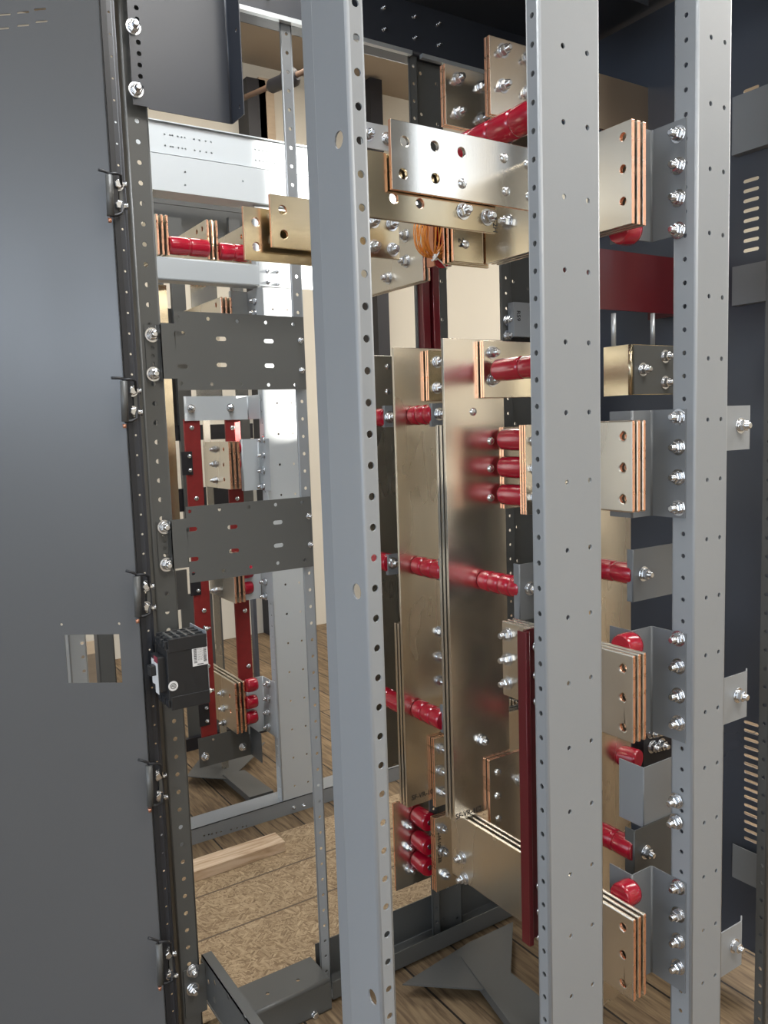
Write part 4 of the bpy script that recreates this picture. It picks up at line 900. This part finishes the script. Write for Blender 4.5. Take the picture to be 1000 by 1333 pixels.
rbracket('pale bracket with bolts beside the stack below the lower mounting plate', (338, 712), (338, 777), 346, (757, 776), 353)
rbracket('grey bracket with four bolts beside the lowest bar stack of the row behind', (342, 880), (342, 948), 350, (890, 909, 927, 946), 357)
rbracket('pale bracket just above the upper mounting plate', (322, 380), (322, 425), 332, (392, 408), 342)
# cross sheets that carry the red boards
def crosssheet(label, pa, pb, px2, Y, bl, m=PALE):
    x0, z1 = PY(*pa, Y); x1 = PY(pb[0], pb[1], Y)[0]; z0 = PY(pa[0]+2, pb[1], Y)[1]
    o = thing('cross_bracket', (x0, Y, z0), label, 'bracket')
    y2 = PX(px2, pa[1], x1)[0]
    MB().fold([(x0, Y), (x1, Y), (x1, max(Y-.12, y2))], EZ, z0, z1, {}, .003, rb=.004).build('bent_sheet', m, o)
    for a, b in bl: x, z = PY(a, b, Y); bolt(o, (x, Y, z), NY)
YX = 3.40
crosssheet('pale cross bracket with two bolts holding the tops of the red boards', (239, 516), (324, 548), 346, YX, ((249, 532), (300, 531)))
crosssheet('grey cross bracket with two bolts at the foot of the red boards', (258, 962), (328, 1000), 350, YX, ((267, 985), (316, 972)), DGREY)
for (xa_, xb_, lab, yb0) in ((242, 263, 'left dark red vertical board with notches behind the mounting plates', 972), (296, 315, 'right dark red vertical board behind the sunlit bar stack', 965)):
    Y = YX+.006; x0 = PY(xa_, 600, Y)[0]; x1 = PY(xb_, 600, Y)[0]; z1 = PY(xa_, 546, Y)[1]; z0 = PY(xa_+30, yb0, Y)[1]
    o = thing('polyester_board', (x0, Y, z0), lab, 'board')
    mb = MB(); mb.rect((0, Y, 0), EX, EZ, x0, x1, z0, z1, [], .010); mb.build('board', GPO, o)
    for py in (557, 649, 795, 867, 962): x, z = PY((xa_+xb_)/2+(py-600)*.068, py, Y); bolt(o, (x, Y, z), NY, BM_DOME)
    if xa_ == 242:
        for py in (603, 760, 930):
            x, z = PY(xa_+3+(py-600)*.068, py, Y); MB().box((x-.03, Y-.004, z-.05), (x+.018, Y-.0005, z+.05)).build('black_clamp_block', BLK, o)
            for dz in (-.03, .03): bolt(o, (x+.005, Y-.004, z+dz), NY, BM_SMALL, 'screw')
# deeper contents of the row behind
def back(label, pa, pb, Y, m, name='rear_plate', cat='plate', t=.01):
    x0, x1, z0, z1 = rectY(Y, pa, pb); mb = MB(); plY(mb, x0, x1, z0, z1, Y, t); o = tag(mb.build(name, m), label, cat); return o
back('tall tin-plated riser behind the red boards, between them', (264, 538), (298, 1000), 3.80, TINB, 'busbar', 'busbar')
back('tan reflecting riser left of the left red board', (200, 370), (236, 700), 3.90, BRASSY, 'busbar', 'busbar')
back('silvery riser behind the stack above the upper mounting plate', (248, 366), (290, 520), 3.95, TIN, 'busbar', 'busbar')
back('dark rear beam high up behind the copper-edged stacks', (190, 252), (420, 290), 4.20, DGREY, 'rear_beam', 'beam')
back('dark sheet closing the back of the upper rear bar stacks', (185, 258), (345, 346), 4.32, DGREY, 'back_sheet', 'metal sheet')
back('dim sheet behind the rear equipment at the height of the upper mounting plate', (190, 400), (250, 560), 4.32, DGREY, 'back_sheet', 'metal sheet')
for i, px in enumerate((208, 236, 312)):
    back(('left', 'middle', 'right')[i]+' slim rear post seen under the dark rear beam', (px, 284), (px+8, 720), 4.24, DGREY, 'rear_post', 'post', .03)
back('dark grey rear panel low down behind the red boards', (235, 775), (300, 1000), 4.3, DGREY, 'back_sheet', 'metal sheet')
back('blue-grey rear post low down behind the right red board', (322, 640), (345, 1010), 4.3, NAVY, 'rear_post', 'post', .04)
back('black rear crossbar above the gap between the red boards', (225, 554), (330, 570), 4.25, BLK, 'rear_crossbar', 'beam', .03)
back('black rear crossbar level with the lower mounting plate top', (215, 638), (330, 658), 4.25, BLK, 'rear_crossbar', 'beam', .03)
back('dark box panel low at the left of the left red board', (190, 748), (246, 792), 3.75, DGREY, 'back_sheet', 'metal sheet')
back('black rear crossbar near the floor behind the lowest bar stack', (235, 965), (400, 985), 4.25, BLK, 'rear_crossbar', 'beam', .03)
# cutout view: post, sheet and timber behind the door
o = post_strip('pale post with hole strip visible through the square door cutout', *(lambda a: (a-.02, a+.04))(PY(98, 850, 2.9)[0]), 2.9, .05, FZ, 2.6, zoff=.01, m=PALE)
x0 = PY(128, 850, 3.6)[0]; x1 = PY(150, 850, 3.6)[0]
tag(MB().fold([(x0, 3.66), (x0, 3.6), (x1, 3.6), (x1, 3.66)], EZ, FZ, 2.6, {}, .003).build('steel_post', DGREY), 'dark post visible in the middle of the square door cutout', 'post')
x, z = PY(119, 862, 3.9); tag(bevel(MB().box((x-.10, 3.9, FZ), (x+.10, 4.15, z+.04)).build('timber_crate', PLYW), .003), 'pale timber crate glimpsed through the square door cutout', 'crate')
# ================================================================== WORKSHOP DETAILS
p = at(300, 135, 1, 5.6); q = at(385, 98, 1, 5.0)
o = thing('wall_pipe', tuple(p), 'brown slanting pipe with a black coupling high up at the upper left', 'pipe')
dv = (q-p).normalized(); MB().tube([p-dv*.1, q+dv*.4], .018, 12).build('pipe', RUST, o); c_ = at(366, 107, 1, 5.13); MB().lathe(c_-dv*.12, dv, [(0, .025), (.03, .045), (.14, .045), (.17, .06), (.24, .06), (.27, .03)], 16).build('coupling', BLK, o)
for (px, w_, lab, m) in ((326, .16, 'dark steel column standing at the back wall at the upper left', BLK), (339, .13, 'brown timber strip on the back wall beside the dark column', PLYW)):
    x, z = PY(px, 100, 6.3); tag(MB().box((x-w_/2, 6.2, FZ), (x+w_/2, 6.395, PY(px, 108, 6.3)[1])).build('wall_column', m), lab, 'column')
x, z = PY(352, 100, 6.3); x1 = PY(420, 100, 6.3)[0]
tag(MB().box((x, 6.33, FZ), (x1, 6.399, PY(352, 105, 6.3)[1])).build('wall_panel', MWALL), 'cream wall panel high up beside the slanting pipe', 'panel')
x, z = PY(481, 100, 6.2); tag(MB().box((x-.06, 6.1, FZ), (x+.06, 6.395, CZ-.02)).build('wall_column', BLK), 'dark column on the back wall right of the nearest post', 'column')
o = thing('control_box', PY(670, 440, 2.19)[:1]+(2.19,)+PY(670, 440, 2.19)[1:], 'small grey box with marker writing in the gap left of the middle post', 'box')
x0, x1, z0, z1 = rectY(2.075, (669, 393), (720, 440)); MB().box((x0, 2.075, z0), (x1, 2.105, z1)).build('housing', GREY, o); x, z = PY(673, 404, 2.075); writing(o, 'R59', (x, 2.075, z), -EZ, EX, .022)
for k, py in enumerate((417, 437)):
    x, z = PY(661, py, 2.108); tag(bolt(o, (x, 2.1085, z), NY), None, None)
x, z = PY(820, 1318, 1.62); mb = MB(); mb.box((1.20, 1.62, z-.07), (1.96, 1.623, z)); mb.box((1.20, 1.62, z-.003), (1.96, 1.66, z))
tag(mb.build('floor_rail', GALV), 'shiny low steel rail crossing the floor at the bottom right between two posts', 'rail')
x0, x1, z0, z1 = rectY(1.46, (838, 945), (880, 984)); o = thing('terminal_block', (x0, 1.46, z0), 'small black block with four plated bolts left of the right hand post', 'block')
MB().box((x0, 1.46, z0), (x1+.03, 1.50, z1)).build('housing', BLK, o)
for a, b in ((848, 953), (862, 950), (849, 972), (861, 969)): x, z = PY(a, b, 1.46); bolt(o, (x, 1.46, z), NY)
